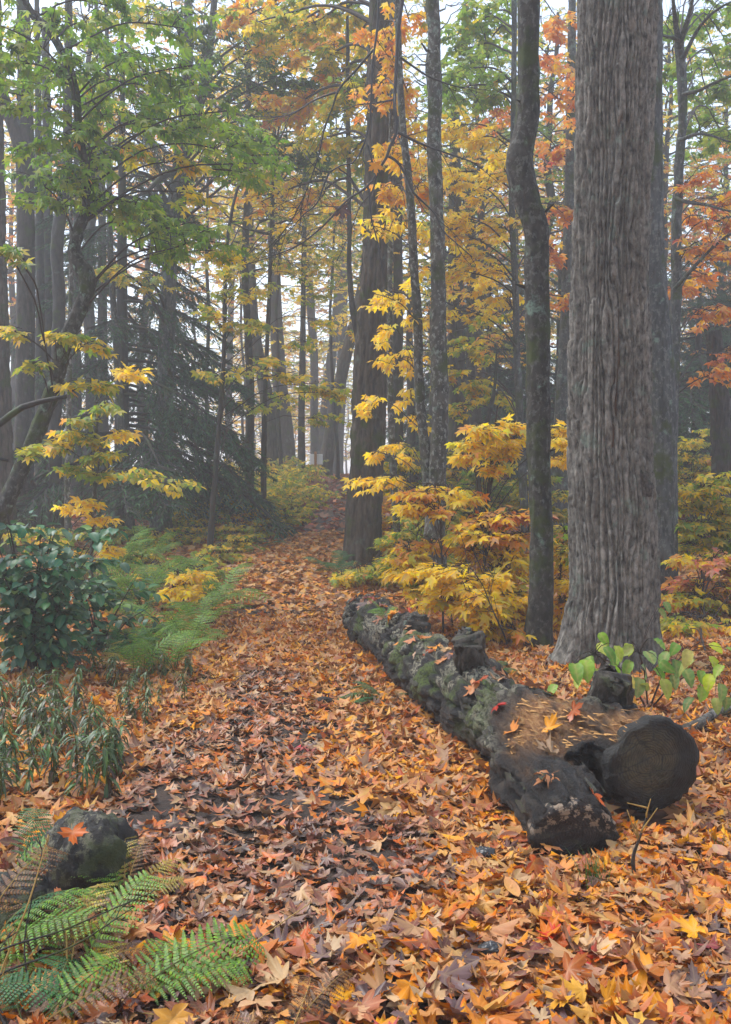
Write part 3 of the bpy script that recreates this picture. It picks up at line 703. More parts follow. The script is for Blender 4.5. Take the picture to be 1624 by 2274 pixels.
far_trunks = [
    ('slim dark trunk just right of the spruce', [(548, 470, 14), (544, 600, 15), (552, 750, 17), (556, 900, 18), (554, 1000, 20)], 21, 'dull'),
    ('thin trunk leaning over the hazy yellow bushes', [(606, 450, 8), (600, 600, 8), (594, 760, 9), (588, 900, 11), (586, 1010, 12)], 20, 'dull'),
    ('curved brown trunk bending left in the haze', [(556, 560, 20), (562, 700, 24), (576, 800, 26), (592, 880, 30), (602, 950, 34), (606, 1030, 38)], 30, 'brown'),
    ('broad pale trunk fading into the fog', [(608, 560, 26), (614, 720, 28), (622, 850, 32), (632, 950, 38), (636, 1020, 44)], 36, 'dull'),
    ('slender straight trunk rising left of the white sign', [(676, 450, 9), (674, 650, 11), (672, 800, 14), (670, 920, 15), (670, 1040, 18)], 30, 'dull'),
    ('knobbed trunk standing directly behind the white sign', [(684, 560, 14), (690, 680, 18), (698, 800, 18), (698, 920, 18), (700, 1020, 20)], 42, 'dull'),
    ('leaning trunk slanting right beside the white sign', [(808, 620, 22), (786, 720, 24), (762, 820, 26), (745, 900, 28), (732, 980, 30), (722, 1048, 34)], 34, 'brown'),
    ('pale twin trunk slanting behind the leaning trunk', [(756, 600, 20), (745, 720, 20), (736, 800, 22), (724, 900, 22), (716, 1020, 26)], 46, 'dull'),
    ('straight pale trunk in fog beyond the leaning trunk', [(762, 700, 20), (758, 850, 24), (752, 950, 26), (748, 1040, 30)], 48, 'dull'),
    ('wavy hazy trunk high behind the orange crowns', [(522, 420, 10), (516, 600, 12), (510, 800, 14), (508, 980, 17)], 44, 'dull'),
]
FT = []
for k, (lb, pts, Y, mt) in enumerate(far_trunks):
    FT.append(tree_at('maple_tree', lb, pts, Y=Y, mat=mt, bark='rough' if pts[0][2] > 12 else 'smooth', flare=.05, sides=20, dz=.09, seed=40 + k, top=14))

# ------------------------------------------------------------------ bare hanging limbs in front of the stout brown tree
def c8(x, y, Y): return at(649.6 + .257 * x, .257 * y, Y)
hang = [([(955, 0), (925, 200), (905, 480), (890, 700), (880, 900), (905, 1140), (860, 1230), (820, 1340), (760, 1430), (700, 1530), (640, 1610), (500, 1700), (420, 1780), (300, 1920), (200, 2010), (60, 2120), (-120, 2200)], .024, .007, 22),
        ([(905, 1140), (1050, 1215), (1200, 1280), (1400, 1350), (1600, 1420)], .018, .005, 8),
        ([(830, 1350), (900, 1400), (970, 1500), (1030, 1640), (1130, 1750), (1230, 1850), (1300, 1990), (1400, 2080), (1560, 2220)], .016, .005, 10),
        ([(650, 1610), (670, 1720), (690, 1900), (730, 2060), (770, 2274), (800, 2420)], .012, .004, 6),
        ([(930, 495), (1050, 580), (1170, 660), (1300, 715), (1400, 750), (1560, 765)], .014, .004, 8),
        ([(880, 855), (700, 885), (560, 900), (420, 960)], .011, .003, 8),
        ([(745, -40), (735, 150), (720, 300), (700, 430), (690, 800), (665, 1080), (625, 1240), (560, 1370), (530, 1410), (400, 1440), (290, 1495), (180, 1430), (100, 1330)], .016, .005, 18),
        ([(700, 430), (560, 590), (375, 800), (345, 900), (270, 1130), (230, 1330), (180, 1500), (100, 1700), (-20, 1930), (-160, 2100)], .014, .004, 26),
        ([(375, 800), (330, 812), (180, 870), (0, 980), (-180, 1010)], .014, .004, 10),
        ([(320, 1490), (270, 1620), (220, 1760), (100, 1860), (0, 1970), (-150, 2100)], .012, .003, 12),
        ([(640, 1240), (690, 1420), (715, 1560), (690, 1640), (580, 1780), (500, 1980), (380, 2274)], .012, .003, 8),
        ([(400, 1450), (520, 1560), (515, 1700), (470, 1760), (250, 1780), (130, 1810), (0, 1790)], .009, .003, 10)]
for k, (q, r0, r1, nt) in enumerate(hang):
    Y0 = 10.4 + .1 * (k % 3)
    pts = [c8(a, b, Y0) for a, b in q]
    if k in (0, 6):
        s = dP[np.argmin(np.abs(dP[:, 2] - 8.6))]
        pts = [s, (s + pts[0]) / 2 + np.array([0, -.3, .5])] + pts
    limb(tD, pts, r0, r1, 'deadtwig' if k != 7 else 'dark', 44 if len(q) > 6 else 20, 7, 'bare_branch', .012, k, nt, .55)

# near dead branch poking in from the left
db = thing('dead_branch', 'dark dead branch stub reaching in from the left past the gnarled trunk', 'branch', G(-170, 1400))
bx0 = np.array(db.location)
limb(db, [bx0 + np.array([0, 0, -.05]), bx0 + np.array([-.15, -.05, .9]), at(-120, 1000, 8.6), at(0, 940, 8.5), at(50, 905, 8.45), at(100, 890, 8.45), at(150, 880, 8.45)], .045, .017, 'dark', 30, 10, 'stem', .01, 3)
limb(db, [bx0 + np.array([-.1, 0, .55]), at(-60, 1012, 8.6), at(-10, 1014, 8.5), at(18, 1022, 8.5)], .02, .012, 'dark', 14, 8, 'stub', .008, 4)

# ------------------------------------------------------------------ conifers
def bough_mesh(name, seed, n=26):
    rg = np.random.default_rng(seed); g = Geo(); L = 1.0
    t = np.linspace(0, 1, 12)
    axis = np.column_stack([t, .03 * np.sin(t * 5 + seed), .10 * t - .42 * t * t])
    V, T, Q = tube(axis, np.linspace(.016, .003, 12), 5); g.add(V, T, Q)
    A = [np.zeros(len(V))]
    gN = Geo()
    tt = rg.uniform(.18, 1.0, n * 2); p0 = np.column_stack([np.interp(tt, t, axis[:, k]) for k in range(3)])
    sgn = np.where(np.arange(n * 2) % 2 == 0, 1, -1); ln = (.34 * (1 - tt) + .13) * rg.uniform(.7, 1.2, n * 2)
    ang = rg.uniform(R(28), R(62), n * 2)
    d = unit(np.column_stack([np.cos(ang), sgn * np.sin(ang), rg.uniform(-.75, -.1, n * 2)]))
    p1 = p0 + d * ln[:, None]
    twigs(g, p0, p1, .004, .0015)
    for p, q, dd, l in zip(p0, p1, d, ln):
        m = int(18 * l / .25) + 8
        s = np.sort(rg.uniform(.05, 1.04, m))[:, None]
        c = p + (q - p) * s - np.array([0, 0, .18]) * l * s * s
        u = unit(np.cross(dd, [0, 0, 1.0])); sd = rg.choice([-1, 1], m)[:, None]
        nd = unit(dd * .8 + u * sd * rg.uniform(.3, 1, (m, 1)) + np.array([0, 0, -1]) * rg.uniform(0, .9, (m, 1)))
        wv = unit(np.cross(nd, rg.normal(0, 1, (m, 3)))) * .0055
        le = rg.uniform(.022, .05, (m, 1))
        Vn = np.stack([c - wv, c + wv, c + nd * le + wv * .2], 1).reshape(-1, 3)
        gN.add(Vn, T=np.arange(m * 3).reshape(-1, 3))
    nb = g.n
    g2 = Geo(); g2.V = g.V + gN.V; g2.T = g.T + [x + nb for x in gN.T]; g2.Q = g.Q; g2.A = g.A + gN.A; g2.n = nb + gN.n
    me = to_mesh(name, g2, M['dark'], smooth=False); me.materials.append(M['needle'])
    nbT = sum(len(x) for x in g.T); nT = sum(len(x) for x in g2.T); nQ = sum(len(x) for x in g2.Q)
    mi = np.zeros(nT + nQ, np.int32); mi[nbT:nT] = 1
    me.polygons.foreach_set('material_index', mi); return me
BOUGH = [bough_mesh('bough', s, 30) for s in (1, 2, 3, 4)]
def conifer(label, bx, Y, H, z0, L0, nb, rad, group=None, seed=0, side=None):
    x = float(at(bx, 1100, Y)[0]); b = grounded(x, Y); rg = np.random.default_rng(seed)
    root = thing('spruce_tree', label, 'conifer', b, group)
    Pn = np.linspace(b + np.array([0, 0, -.1]), b + np.array([.1, 0, H]), 60); g = Geo()
    g.add(*tube(Pn, np.linspace(rad, .02, 60), 20, True, bark_disp('rough', .06, b, seed))); part('trunk', g, M['dark'], root)
    for k in range(nb):
        f = (k + .5) / nb; z = z0 + (H - z0) * f ** 1.25
        az = rg.uniform(0, 2 * math.pi) if side is None or rg.random() < .5 else rg.normal(side, .9)
        L = L0 * (1 - f) ** .75 * rg.uniform(.75, 1.1) + .35
        o = link('bough', BOUGH[k % 4], root)
        o.location = (0.1 * z / H, 0, z); o.rotation_euler = (rg.uniform(-.2, .2), rg.uniform(-.05, .22), az); o.scale = (L, L * .95, L * rg.uniform(.8, 1.15))
    return root
conifer('dark spruce with long drooping boughs left of the path', 270, 18.2, 9.5, 1.0, 2.9, 78, .16, None, 1, side=-.2)
conifer('second dark spruce crowded behind the drooping one', 170, 24, 10, 2.2, 2.2, 45, .16, None, 2)
for k, (bx, Y, H) in enumerate(((1080, 28, 7.0), (1000, 33, 8.0))):
    conifer('blue-grey spruce fading in the fog behind the yellow saplings', bx, Y, H, 1.0, 3.2, 70, .14, 'foggy spruces behind the yellow saplings', 5 + k)
for k, (bx, Y, H) in enumerate(((1540, 21, 5.6), (1640, 24, 6.5), (1460, 27, 7.5))):
    conifer('dark blue-green spruce in the gloom right of the massive maple', bx, Y, H, .6, 2.9, 75, .13, 'gloomy spruces right of the massive maple', 11 + k)
conifer('small bluish spruce dim between kinked and massive trunks', 1190, 25, 6.0, .8, 2.8, 60, .12, None, 21)

# ------------------------------------------------------------------ leafy crowns of the trees behind
def crown_proto(seed, H=7.5, Rm=3.4, nl=44, ns=15, n=9, size=.135):
    global RNG
    keep = RNG; RNG = np.random.default_rng(seed)
    L = Leaves(); tw = Geo()
    for k in range(nl):
        f = (k + .5) / nl; z = H * f; az = k * 2.4 + RNG.uniform(-.4, .4)
        rad = Rm * (math.sin(math.pi * min(1, .22 + .78 * f)) ** .6) * RNG.uniform(.55, 1.05) + .4
        dr = np.array([math.cos(az), math.sin(az), 0])
        up = .25 + .5 * f
        P = np.array([[0, 0, z], dr * rad * .4 + [0, 0, z + up * rad * .3], dr * rad * .75 + [0, 0, z + up * rad * .42], dr * rad + [0, 0, z + up * rad * .40]])
        B, rr = resample(P, 10, [.034, .02, .012, .004]); B[1:] += RNG.normal(0, .05, (9, 3))
        V, T, Q = tube(B, rr, 4, False); tw.add(V, T, Q)
        tt = RNG.uniform(.25, 1.0, ns); ix = tt * 9; i0 = np.clip(ix.astype(int), 0, 8); fr = (ix - i0)[:, None]
        p = B[i0] * (1 - fr) + B[i0 + 1] * fr
        a2 = az + RNG.normal(0, .8, ns); D = np.column_stack([np.cos(a2), np.sin(a2), RNG.uniform(-.2, .25, ns)])
        q = p + D * RNG.uniform(.1, .55, (ns, 1)) + RNG.normal(0, .1, (ns, 3))
        twigs(tw, p, q, .006, .004)
        sprays(L, tw, q, D, RNG.uniform(.35, .6, ns), n, size, .22, (10, 60), 32, .004)
    g = L.geo(MAPLE_LO); RNG = keep
    return to_mesh('foliage', g, M['l_gold'], attr='vein'), to_mesh('branches', tw, M['dull'])
PROTO_AIRY = [crown_proto(s, 7.0, 3.2, 34, 11, 9, .105) for s in (111, 112, 113)]
def crown_on(root, loc, pal, sc=1.0, rz=0.0, k=0, airy=False, zs=1.0):
    fm, bm = (PROTO_AIRY[k % 3])
    l0 = np.asarray(loc, float) - np.array(root.location)
    for nm, me, mt in (('foliage', fm, pal), ('branches', bm, 'dull')):
        o = link(nm, me, root, kind='stuff'); o.location = l0; o.rotation_euler = (0, 0, rz); o.scale = (sc, sc, sc * zs)
        o.material_slots[0].link = 'OBJECT'; o.material_slots[0].material = M[mt]
def on_trunk(Pn, z): return Pn[int(np.argmin(np.abs(Pn[:, 2] - z)))]
ft_pal = ['l_yg', 'l_yg', 'l_yellow', 'l_gold', 'l_yg', 'l_yellow', 'l_gold', 'l_yg', 'l_orange', 'l_yg']
for k, (rt, Pn, rn) in enumerate(FT):
    z0 = [5.6, 6.0, 7.4, 8.4, 7.2, 9.0, 7.6, 9.4, 9.0, 8.6][k]
    crown_on(rt, on_trunk(Pn, z0), ft_pal[k], .72 + .05 * (k % 3), k * 1.3, k, airy=True)
# more trees whose crowns fill the background: px of the trunk, depth, palette, crown start, scale, airy
back = [(-60, 26, 'l_gold', 3.6, 1.0, 1), (140, 32, 'l_orange', 4.6, 1.0, 1), (330, 30, 'l_gold', 5.2, .9, 1), (440, 40, 'l_orange', 6.0, 1.0, 1),
        (920, 28, 'l_green', 5.0, .8, 1), (1005, 20, 'l_gold', 3.0, .6, 1), (1080, 22, 'l_green', 5.0, .7, 1), (1110, 36, 'l_gold', 3.6, 1.0, 1), (1240, 28, 'l_orange', 3.4, .9, 1),
        (1480, 34, 'l_orange', 3.2, .9, 1), (1580, 27, 'l_green', 5.4, .8, 1), (1670, 22, 'l_orange', 3.0, .7, 1),
        (200, 24, 'l_yg', 6.4, .8, 1), (880, 34, 'l_yellow', 3.4, 1.0, 1), (980, 32, 'l_yg', 3.0, 1.0, 1), (1050, 25, 'l_yg', 3.4, .8, 1), (1160, 30, 'l_yg', 4.0, .9, 1), (1280, 34, 'l_gold', 4.4, .9, 1), (1520, 40, 'l_yg', 4.0, 1.1, 1), (1610, 34, 'l_orange', 3.0, .9, 1), (20, 34, 'l_yg', 4.6, 1.0, 1),
        (1330, 25, 'l_gold', 5.6, .8, 1), (1490, 25, 'l_yg', 5.8, .8, 1), (1620, 30, 'l_yg', 6.2, .9, 1), (1190, 23, 'l_yg', 6.2, .7, 1), (970, 23, 'l_yg', 6.4, .7, 1), (745, 30, 'l_yg', 7.6, .8, 1), (625, 29, 'l_yg', 7.2, .8, 1), (460, 25, 'l_gold', 7.0, .8, 1), (540, 38, 'l_orange', 8.4, .9, 1), (500, 46, 'l_yg', .8, .9, 1), (560, 50, 'l_yellow', 1.2, .9, 1), (620, 46, 'l_gold', 2.2, .9, 1), (690, 48, 'l_yg', 2.4, .9, 1), (585, 60, 'l_gold', .8, 1.1, 1), (655, 66, 'l_yellow', .8, 1.1, 1), (722, 58, 'l_yg', .8, 1.0, 1), (770, 66, 'l_orange', .8, 1.1, 1),
        (60, 52, 'l_gold', 1.2, 1.1, 1), (330, 58, 'l_gold', 1.4, 1.2, 1), (920, 62, 'l_gold', 1.2, 1.2, 1), (1100, 58, 'l_orange', 1.3, 1.2, 1), (1290, 60, 'l_yg', 1.2, 1.2, 1), (1480, 58, 'l_yg', 1.2, 1.2, 1), (1590, 52, 'l_gold', 1.2, 1.1, 1), (560, 120, 'l_gold', 1.2, 1.5, 1), (650, 130, 'l_orange', 1.2, 1.5, 1), (745, 115, 'l_yg', 1.2, 1.5, 1)]
pname = {'l_yellow': 'yellow', 'l_gold': 'golden', 'l_orange': 'orange', 'l_yg': 'yellow-green', 'l_green': 'green'}
for k, (bx, Y, pal, z0, s, airy) in enumerate(back):
    x = float(at(bx, 1052, Y)[0]); b = grounded(x, Y); rg = np.random.default_rng(300 + k)
    far = 'far' if Y > 40 else 'mid'
    root = thing('maple_tree', '%s-leaved tree %s' % (pname[pal], 'lost in the fog at the back of the wood' if Y > 40 else 'in the misty wood behind the nearer trunks'), 'tree', b, '%s trees of the %s misty wood' % (pname[pal], far))
    n = 14; zz = np.linspace(-.1, z0 + 7.2 * s, n)
    ax = np.column_stack([b[0] + np.cumsum(rg.normal(0, .06, n)), b[1] + np.cumsum(rg.normal(0, .05, n)), b[2] + zz])
    P_, r_ = resample(ax, 70, np.linspace(.17, .03, n) * (rg.uniform(.7, 1.2) if not 430 < bx < 800 else .36))
    g = Geo(); g.add(*tube(P_, r_, 14, True, bark_disp('rough', .05, b, 300 + k))); part('trunk', g, M['dull'], root)
    crown_on(root, on_trunk(P_, b[2] + z0), pal, s, k * 2.1, k, bool(airy))

# the crowns of the near trees stand above the picture and shade the path
for k, (rt, Pn, z, pal, s_) in enumerate(((big, bP, 7.2, 'l_gold', .6), (kink, kP, 9.4, 'l_yellow', .4), (tD, dP, 9.4, 'l_gold', .4), (tF, fP, 9.6, 'l_yg', .6), (slate, slP, 9.4, 'l_orange', .4))):
    crown_on(rt, on_trunk(Pn, z), pal, s_, 1.7 * k, k)
for k, (x, y, z0, pal, s_) in enumerate(((-3.8, -2.5, 4.6, 'l_gold', 1.2), (3.6, -3.2, 4.8, 'l_yellow', 1.2), (-6.8, 1.0, 5.4, 'l_green', 1.0), (6.4, 0.4, 5.4, 'l_orange', 1.0), (.4, -6.5, 4.6, 'l_gold', 1.2))):  # unseen trees near the camera, added so their crowns shade the foreground
    b = grounded(x, y); root = thing('maple_tree', '%s tree added out of view near the camera, its crown shading the leaf litter' % ['tall golden', 'tall yellow', 'tall green', 'tall orange', 'tall gold-crowned'][k], 'tree', b)
    zz = np.linspace(-.1, z0 + 7, 12); P_, r_ = resample(np.column_stack([x + .05 * np.sin(zz), y + .04 * np.cos(zz * 1.3), b[2] + zz]), 80, np.linspace(.2, .03, 12))
    g = Geo(); g.add(*tube(P_, r_, 20, True, bark_disp('rough', .06, b, 400 + k))); part('trunk', g, M['dull'], root); crown_on(root, on_trunk(P_, z0), pal, s_, k * 1.1, k)

# ------------------------------------------------------------------ near crowns, laid out pad by pad
def leaf_objects(root, L, temps, pal, mname, limit=None):
    P, X, Yv, Z, S = L.frames(); nm = len(P)
    mes = []
    for k, (tv, tt, ta) in enumerate(temps):
        g = Geo(); g.add(tv, T=tt, A=ta); mes.append(to_mesh(mname, g, M[pal], attr='vein'))
    order = np.argsort(-S / np.linalg.norm(P - CAM, axis=1))
    lim = nm if limit is None else min(limit, nm)
    loc = np.array(root.location)
    for q, i in enumerate(order[:lim]):
        o = link(mname, mes[i % len(mes)], root)
        m = Matrix.Identity(4)
        for r_i in range(3):
            m[r_i][0] = X[i][r_i] * S[i]; m[r_i][1] = Yv[i][r_i] * S[i]; m[r_i][2] = Z[i][r_i] * S[i]; m[r_i][3] = P[i][r_i] - loc[r_i]
        o.matrix_basis = m
    rest = order[lim:]
    if len(rest):
        L2 = Leaves(); a = L.arrays(); L2.add(a[0][rest], a[1][rest], a[2][rest], a[3][rest])
        part('foliage', L2.geo(temps), M[pal], root, True, 'vein', 'stuff')

cq = Crown(tQ, qP, qR)
def pads(cr, lst, Y, ext, ns, n, size, pal, spray=.34, jit=.5, **kw):
    for (a, b) in lst:
        cr.pad(at(a, b, Y + RNG.uniform(-jit, jit)), ext, ns, n, size, pal, spray, **kw)
pads(cq, [(30, 75), (125, 50), (215, 90), (305, 120), (395, 150), (60, 215), (190, 170), (285, 190), (375, 215), (465, 250), (535, 300), (230, 255), (330, 265), (420, 300), (505, 335), (570, 360)], 10.6, (.34, .6, .18), 12, 9, .094, 'l_green', .38, 1.1, tilt=(15, 75))
pads(cq, [(110, 325), (205, 345), (165, 395), (120, 430), (190, 425), (255, 440), (330, 455), (400, 500), (445, 530), (300, 505), (365, 545), (180, 300), (150, 130), (90, 150), (250, 20), (380, 60), (20, 140)], 10.2, (.3, .5, .16), 10, 9, .094, 'l_green', .36, 1.0, tilt=(15, 75))
pads(cq, [(560, 385), (430, 430), (480, 560), (300, 330), (420, 360)], 10.8, (.2, .3, .08), 6, 8, .1, 'l_yg', .3)
pads(cq, [(120, 745), (172, 742), (200, 757), (160, 842), (208, 850), (60, 1000), (75, 810), (20, 735)], 9.8, (.12, .2, .05), 4, 7, .105, 'l_yg', .26, .2, limbr=.007)
pads(cq, [(-10, 545), (40, 560)], 7.6, (.14, .2, .05), 4, 8, .085, 'l_witch', .28, .1, limbr=.008)
cq.done(MAPLE_MID)
cu = Crown(tU, uP, uR)
pads(cu, [(440, 130), (480, 190), (560, 175), (630, 165), (690, 185), (540, 300), (600, 320), (660, 345), (700, 360), (430, 60), (520, 60), (380, 10)], 16.5, (.45, .7, .14), 14, 9, .115, 'l_deep', .45, .8, limbr=.03)
pads(cu, [(320, 20), (560, 110), (600, 240), (640, 60), (260, 600), (330, 620), (250, 280)], 17, (.5, .8, .16), 14, 9, .12, 'l_yg', .45, .8, limbr=.03)
cu.done(MAPLE_MID)
cs = Crown(tS2, s2P, s2R)
pads(cs, [(232, 897), (180, 930), (125, 985), (165, 960), (215, 975), (180, 1030), (226, 1045), (205, 1010), (240, 1000)], 11.3, (.13, .2, .05), 5, 7, .12, 'l_yg', .26, .15, limbr=.006)
pads(cs, [(262, 960), (168, 1125), (193, 1112), (215, 1148), (168, 1216), (235, 1216), (270, 820), (300, 825)], 11.3, (.11, .18, .05), 4, 7, .115, 'l_yellow', .25, .15, limbr=.005)
for pal, L in cs.L.items(): leaf_objects(tS2, L, MAPLE_MID, pal, 'leaf', 150)
part('twigs', cs.tw, M['twig'], tS2, kind='stuff')
cv = Crown(tV, vP, vR)
pads(cv, [(470, 690), (520, 720), (530, 650), (480, 830), (520, 600), (560, 720), (640, 830), (600, 800), (690, 850), (740, 870)], 15, (.25, .4, .08), 7, 8, .11, 'l_yg', .34, .5, limbr=.008)
pads(cv, [(560, 560), (600, 640), (650, 590), (700, 640), (720, 560), (620, 520), (560, 820), (620, 880), (680, 760), (740, 720), (560, 900), (700, 930)], 19, (.5, .8, .14), 9, 8, .1, 'l_yg', .4, 1.5, limbr=.008)
cv.done(MAPLE_LO)
cr_ = Crown(tS, sP, sR)
pads(cr_, [(90, 1170), (40, 1180), (140, 1180), (110, 1200), (330, 1050), (370, 1070), (280, 1045)], 13, (.3, .4, .06), 8, 8, .1, 'l_yg', .34, .4, limbr=.006)
cr_.done(OVAL)
# yellow pads hanging round the stout tree and its neighbours
ce = Crown(tE, eP, eR)
pads(ce, [(880, 490), (830, 497), (925, 520), (845, 655), (880, 650), (850, 735), (870, 790), (905, 800), (820, 888), (905, 880), (920, 925), (930, 700), (925, 620)], 12.2, (.16, .35, .11), 5, 7, .1, 'l_yellow', .28, .5, limbr=.006, tilt=(15, 75))
pads(ce, [(835, 1003), (868, 985), (808, 1066), (845, 1056), (880, 1062), (905, 1010)], 12.4, (.14, .25, .06), 4, 7, .1, 'l_yellow', .26, .3, limbr=.005, tilt=(15, 70))
pads(ce, [(850, 80), (905, 45), (870, 150), (835, 205), (900, 210), (860, 330), (905, 360), (930, 420), (900, 290), (870, 420)], 13, (.22, .4, .1), 7, 8, .115, 'l_gold', .34, .5, limbr=.01)
ce.done(MAPLE_MID)
cf = Crown(tF, fP, fR)
pads(cf, [(760, 30), (700, 50), (790, 100), (720, 130), (800, 180), (760, 220), (650, 20), (600, 40), (740, 300), (790, 330)], 15.5, (.5, .8, .16), 12, 9, .12, 'l_yg', .45, .7, limbr=.03)
pads(cf, [(690, 60), (620, 90), (560, 30), (780, 60), (740, 190), (660, 230), (600, 440), (700, 450)], 17, (.6, .9, .2), 13, 9, .125, 'l_gold', .5, .9, limbr=.03)
cf.done(MAPLE_LO)
cl = Crown(tL, lP, lR)
pads(cl, [(1040, 60), (1090, 90), (1060, 150), (1110, 200), (1020, 120), (1090, 30), (1010, 200)], 16.5, (.45, .8, .16), 12, 9, .12, 'l_green', .45, .7, limbr=.02)
pads(cl, [(1010, 280), (1070, 300), (1110, 350), (1020, 380), (1080, 420), (1030, 480), (1110, 500), (1050, 550), (1010, 600), (1090, 600), (1110, 660), (1030, 690), (1000, 520)], 15.6, (.36, .7, .14), 10, 9, .115, 'l_yellow', .42, .8, limbr=.015)
pads(cl, [(1090, 700), (1030, 760), (1080, 780), (1000, 820), (1060, 860), (1100, 880), (1010, 900), (1040, 840)], 17, (.35, .6, .12), 9, 9, .115, 'l_yg', .4, .8, limbr=.012)
pads(cl, [(1240, 40), (1225, 130), (1250, 220), (1235, 330), (1250, 470), (1235, 560), (1250, 660), (1100, 250)], 17.5, (.4, .7, .14), 9, 9, .12, 'l_orange', .42, .8, limbr=.015)
cl.done(MAPLE_LO)
cj = Crown(tJ, jP, jR)
pads(cj, [(1550, 480), (1600, 440), (1590, 560), (1560, 700), (1600, 690), (1525, 630), (1605, 785), (1540, 540), (1570, 610), (1530, 400), (1600, 500), (1590, 830)], 14, (.26, .5, .1), 7, 7, .115, 'l_orange', .36, .8, limbr=.01)
pads(cj, [(1580, 100), (1540, 200), (1600, 290), (1480, 60), (1560, 320), (1610, 180), (1540, 40), (1600, 30), (1620, 110), (1490, 150), (1580, 240)], 16.5, (.45, .7, .14), 9, 8, .12, 'l_green', .42, .8, limbr=.014)
cj.done(MAPLE_LO)

# ------------------------------------------------------------------ saplings and bushes of the understory
def sapling(name, label, base, top, padl, Y, ext, ns, n, size, pal, spray=.3, temps=None, group=None, objs=0, stems=1, stemr=.011, jit=.25, matt='twig'):
    base = np.asarray(base, float); base[2] = float(gz(base[0], base[1]))
    root = thing(name, label, 'sapling', base, group)
    mid = (base + top) / 2 + RNG.normal(0, .04, 3)
    P, rr = resample([base - np.array([0, 0, .04]), mid, np.asarray(top)], 22, [stemr, stemr * .75, stemr * .4])
    g = Geo(); g.add(*tube(P, rr, 7)); part('stem', g, M[matt], root)
    for s in range(stems - 1):
        e = base + (np.asarray(top) - base) * RNG.uniform(.5, .9) + RNG.normal(0, .22, 3) * np.array([1, 1, .2])
        P2, r2 = resample([base, (base + e) / 2 + RNG.normal(0, .05, 3), e], 14, [stemr * .8, stemr * .5, .003]); g = Geo(); g.add(*tube(P2, r2, 6)); part('stem', g, M[matt], root)
    c = Crown(root, P, rr, matt)
    for q in padl:
        a, b = q[:2]; pl = q[2] if len(q) > 2 else pal
        cc = at(a, b, Y + RNG.uniform(-jit, jit))
        cc[2] = max(cc[2], float(gz(cc[0], cc[1])) + .1)
        c.pad(cc, ext, int(ns * 1.9), n, size * .94, pl, spray, limbr=.005, rise=.6)
    for k, (pl, L) in enumerate(c.L.items()):
        if objs: leaf_objects(root, L, temps or MAPLE_MID, pl, 'leaf', objs)
        else: part('foliage', L.geo(temps or MAPLE_MID), M[pl], root, True, 'vein', 'stuff')
    part('twigs', c.tw, M[matt], root, kind='stuff')
    return root
sapling('maple_sapling', 'tall yellow-leaved sapling between the lichen-speckled and kinked trees', G(1070, 1330), at(1105, 900, 9.9), [(1050, 985), (1085, 960), (1120, 1000), (1090, 1030), (1140, 972), (1065, 945), (1110, 950), (1040, 1010), (1095, 990), (1130, 940), (1245, 975), (1240, 1015), (1255, 950)], 9.9, (.10, .2, .05), 5, 7, .105, 'l_yellow', .24, objs=200, stemr=.014)
sapling('maple_sapling', 'flat-tiered golden sapling in front of the lichen-speckled tree', G(985, 1420), at(975, 1110, 9.6), [(930, 1090, 'l_gold'), (965, 1082), (1000, 1085), (1040, 1095, 'l_gold'), (1010, 1100), (945, 1115), (925, 1120), (960, 1130, 'l_gold'), (1060, 1140, 'l_gold'), (950, 1200, 'l_gold')], 9.5, (.13, .2, .03), 4, 7, .11, 'l_yellow', .24, objs=120)
sapling('maple_sapling', 'bushy golden-orange sapling crowding the kinked tree on its left', G(1100, 1440), at(1090, 1150, 9.2), [(1070, 1150, 'l_gold'), (1110, 1150, 'l_gold'), (1150, 1140, 'l_orange'), (1060, 1180), (1100, 1190, 'l_gold'), (1140, 1200), (1165, 1180, 'l_gold'), (1080, 1220), (1120, 1230), (1165, 1235), (1045, 1215, 'l_gold'), (1150, 1260), (1100, 1260)], 9.2, (.13, .2, .04), 6, 7, .105, 'l_yellow', .24, objs=220)
sapling('maple_sapling', 'low bright yellow sapling spreading just behind the mossy log', G(1040, 1430), at(1040, 1260, 8.8), [(990, 1290), (1030, 1300), (1070, 1310), (1110, 1300), (1150, 1320), (1000, 1330), (1050, 1340), (1100, 1345), (1145, 1355, 'l_gold'), (960, 1260), (1020, 1275), (1080, 1280), (1090, 1380, 'l_gold'), (1140, 1390, 'l_gold'), (1060, 1375)], 8.6, (.14, .2, .04), 6, 7, .105, 'l_yellow', .24, objs=240, stems=3)
sapling('maple_sapling', 'yellow and lime sapling leaning over the middle of the log', G(925, 1360), at(910, 1220, 9.6), [(880, 1235, 'l_yg'), (910, 1230), (935, 1250), (890, 1265), (920, 1280, 'l_yg'), (950, 1290), (870, 1255, 'l_yg'), (930, 1300), (900, 1215, 'l_gold')], 9.5, (.12, .2, .04), 5, 7, .1, 'l_yellow', .23, objs=130)
sapling('maple_sapling', 'orange-tinged yellow sapling behind the kinked tree beside the massive maple', G(1250, 1400), at(1248, 1240, 9.6), [(1240, 1210), (1255, 1250), (1245, 1290), (1250, 1330, 'l_gold'), (1240, 1370, 'l_gold'), (1255, 1180, 'l_yg'), (1262, 1220, 'l_yg')], 9.6, (.10, .25, .06), 6, 7, .105, 'l_yellow', .22)
sapling('maple_sapling', 'yellow-green sapling filling the gap right of the slate-grey tree', G(1560, 1330), at(1560, 1080, 11.5), [(1520, 1085), (1560, 1080), (1600, 1110), (1530, 1120), (1580, 1150), (1530, 1160), (1610, 1170), (1550, 1190), (1520, 1205), (1600, 1060), (1620, 1130), (1590, 1200, 'l_green')], 11.3, (.17, .3, .05), 6, 8, .11, 'l_yg', .27, objs=140, stems=2)
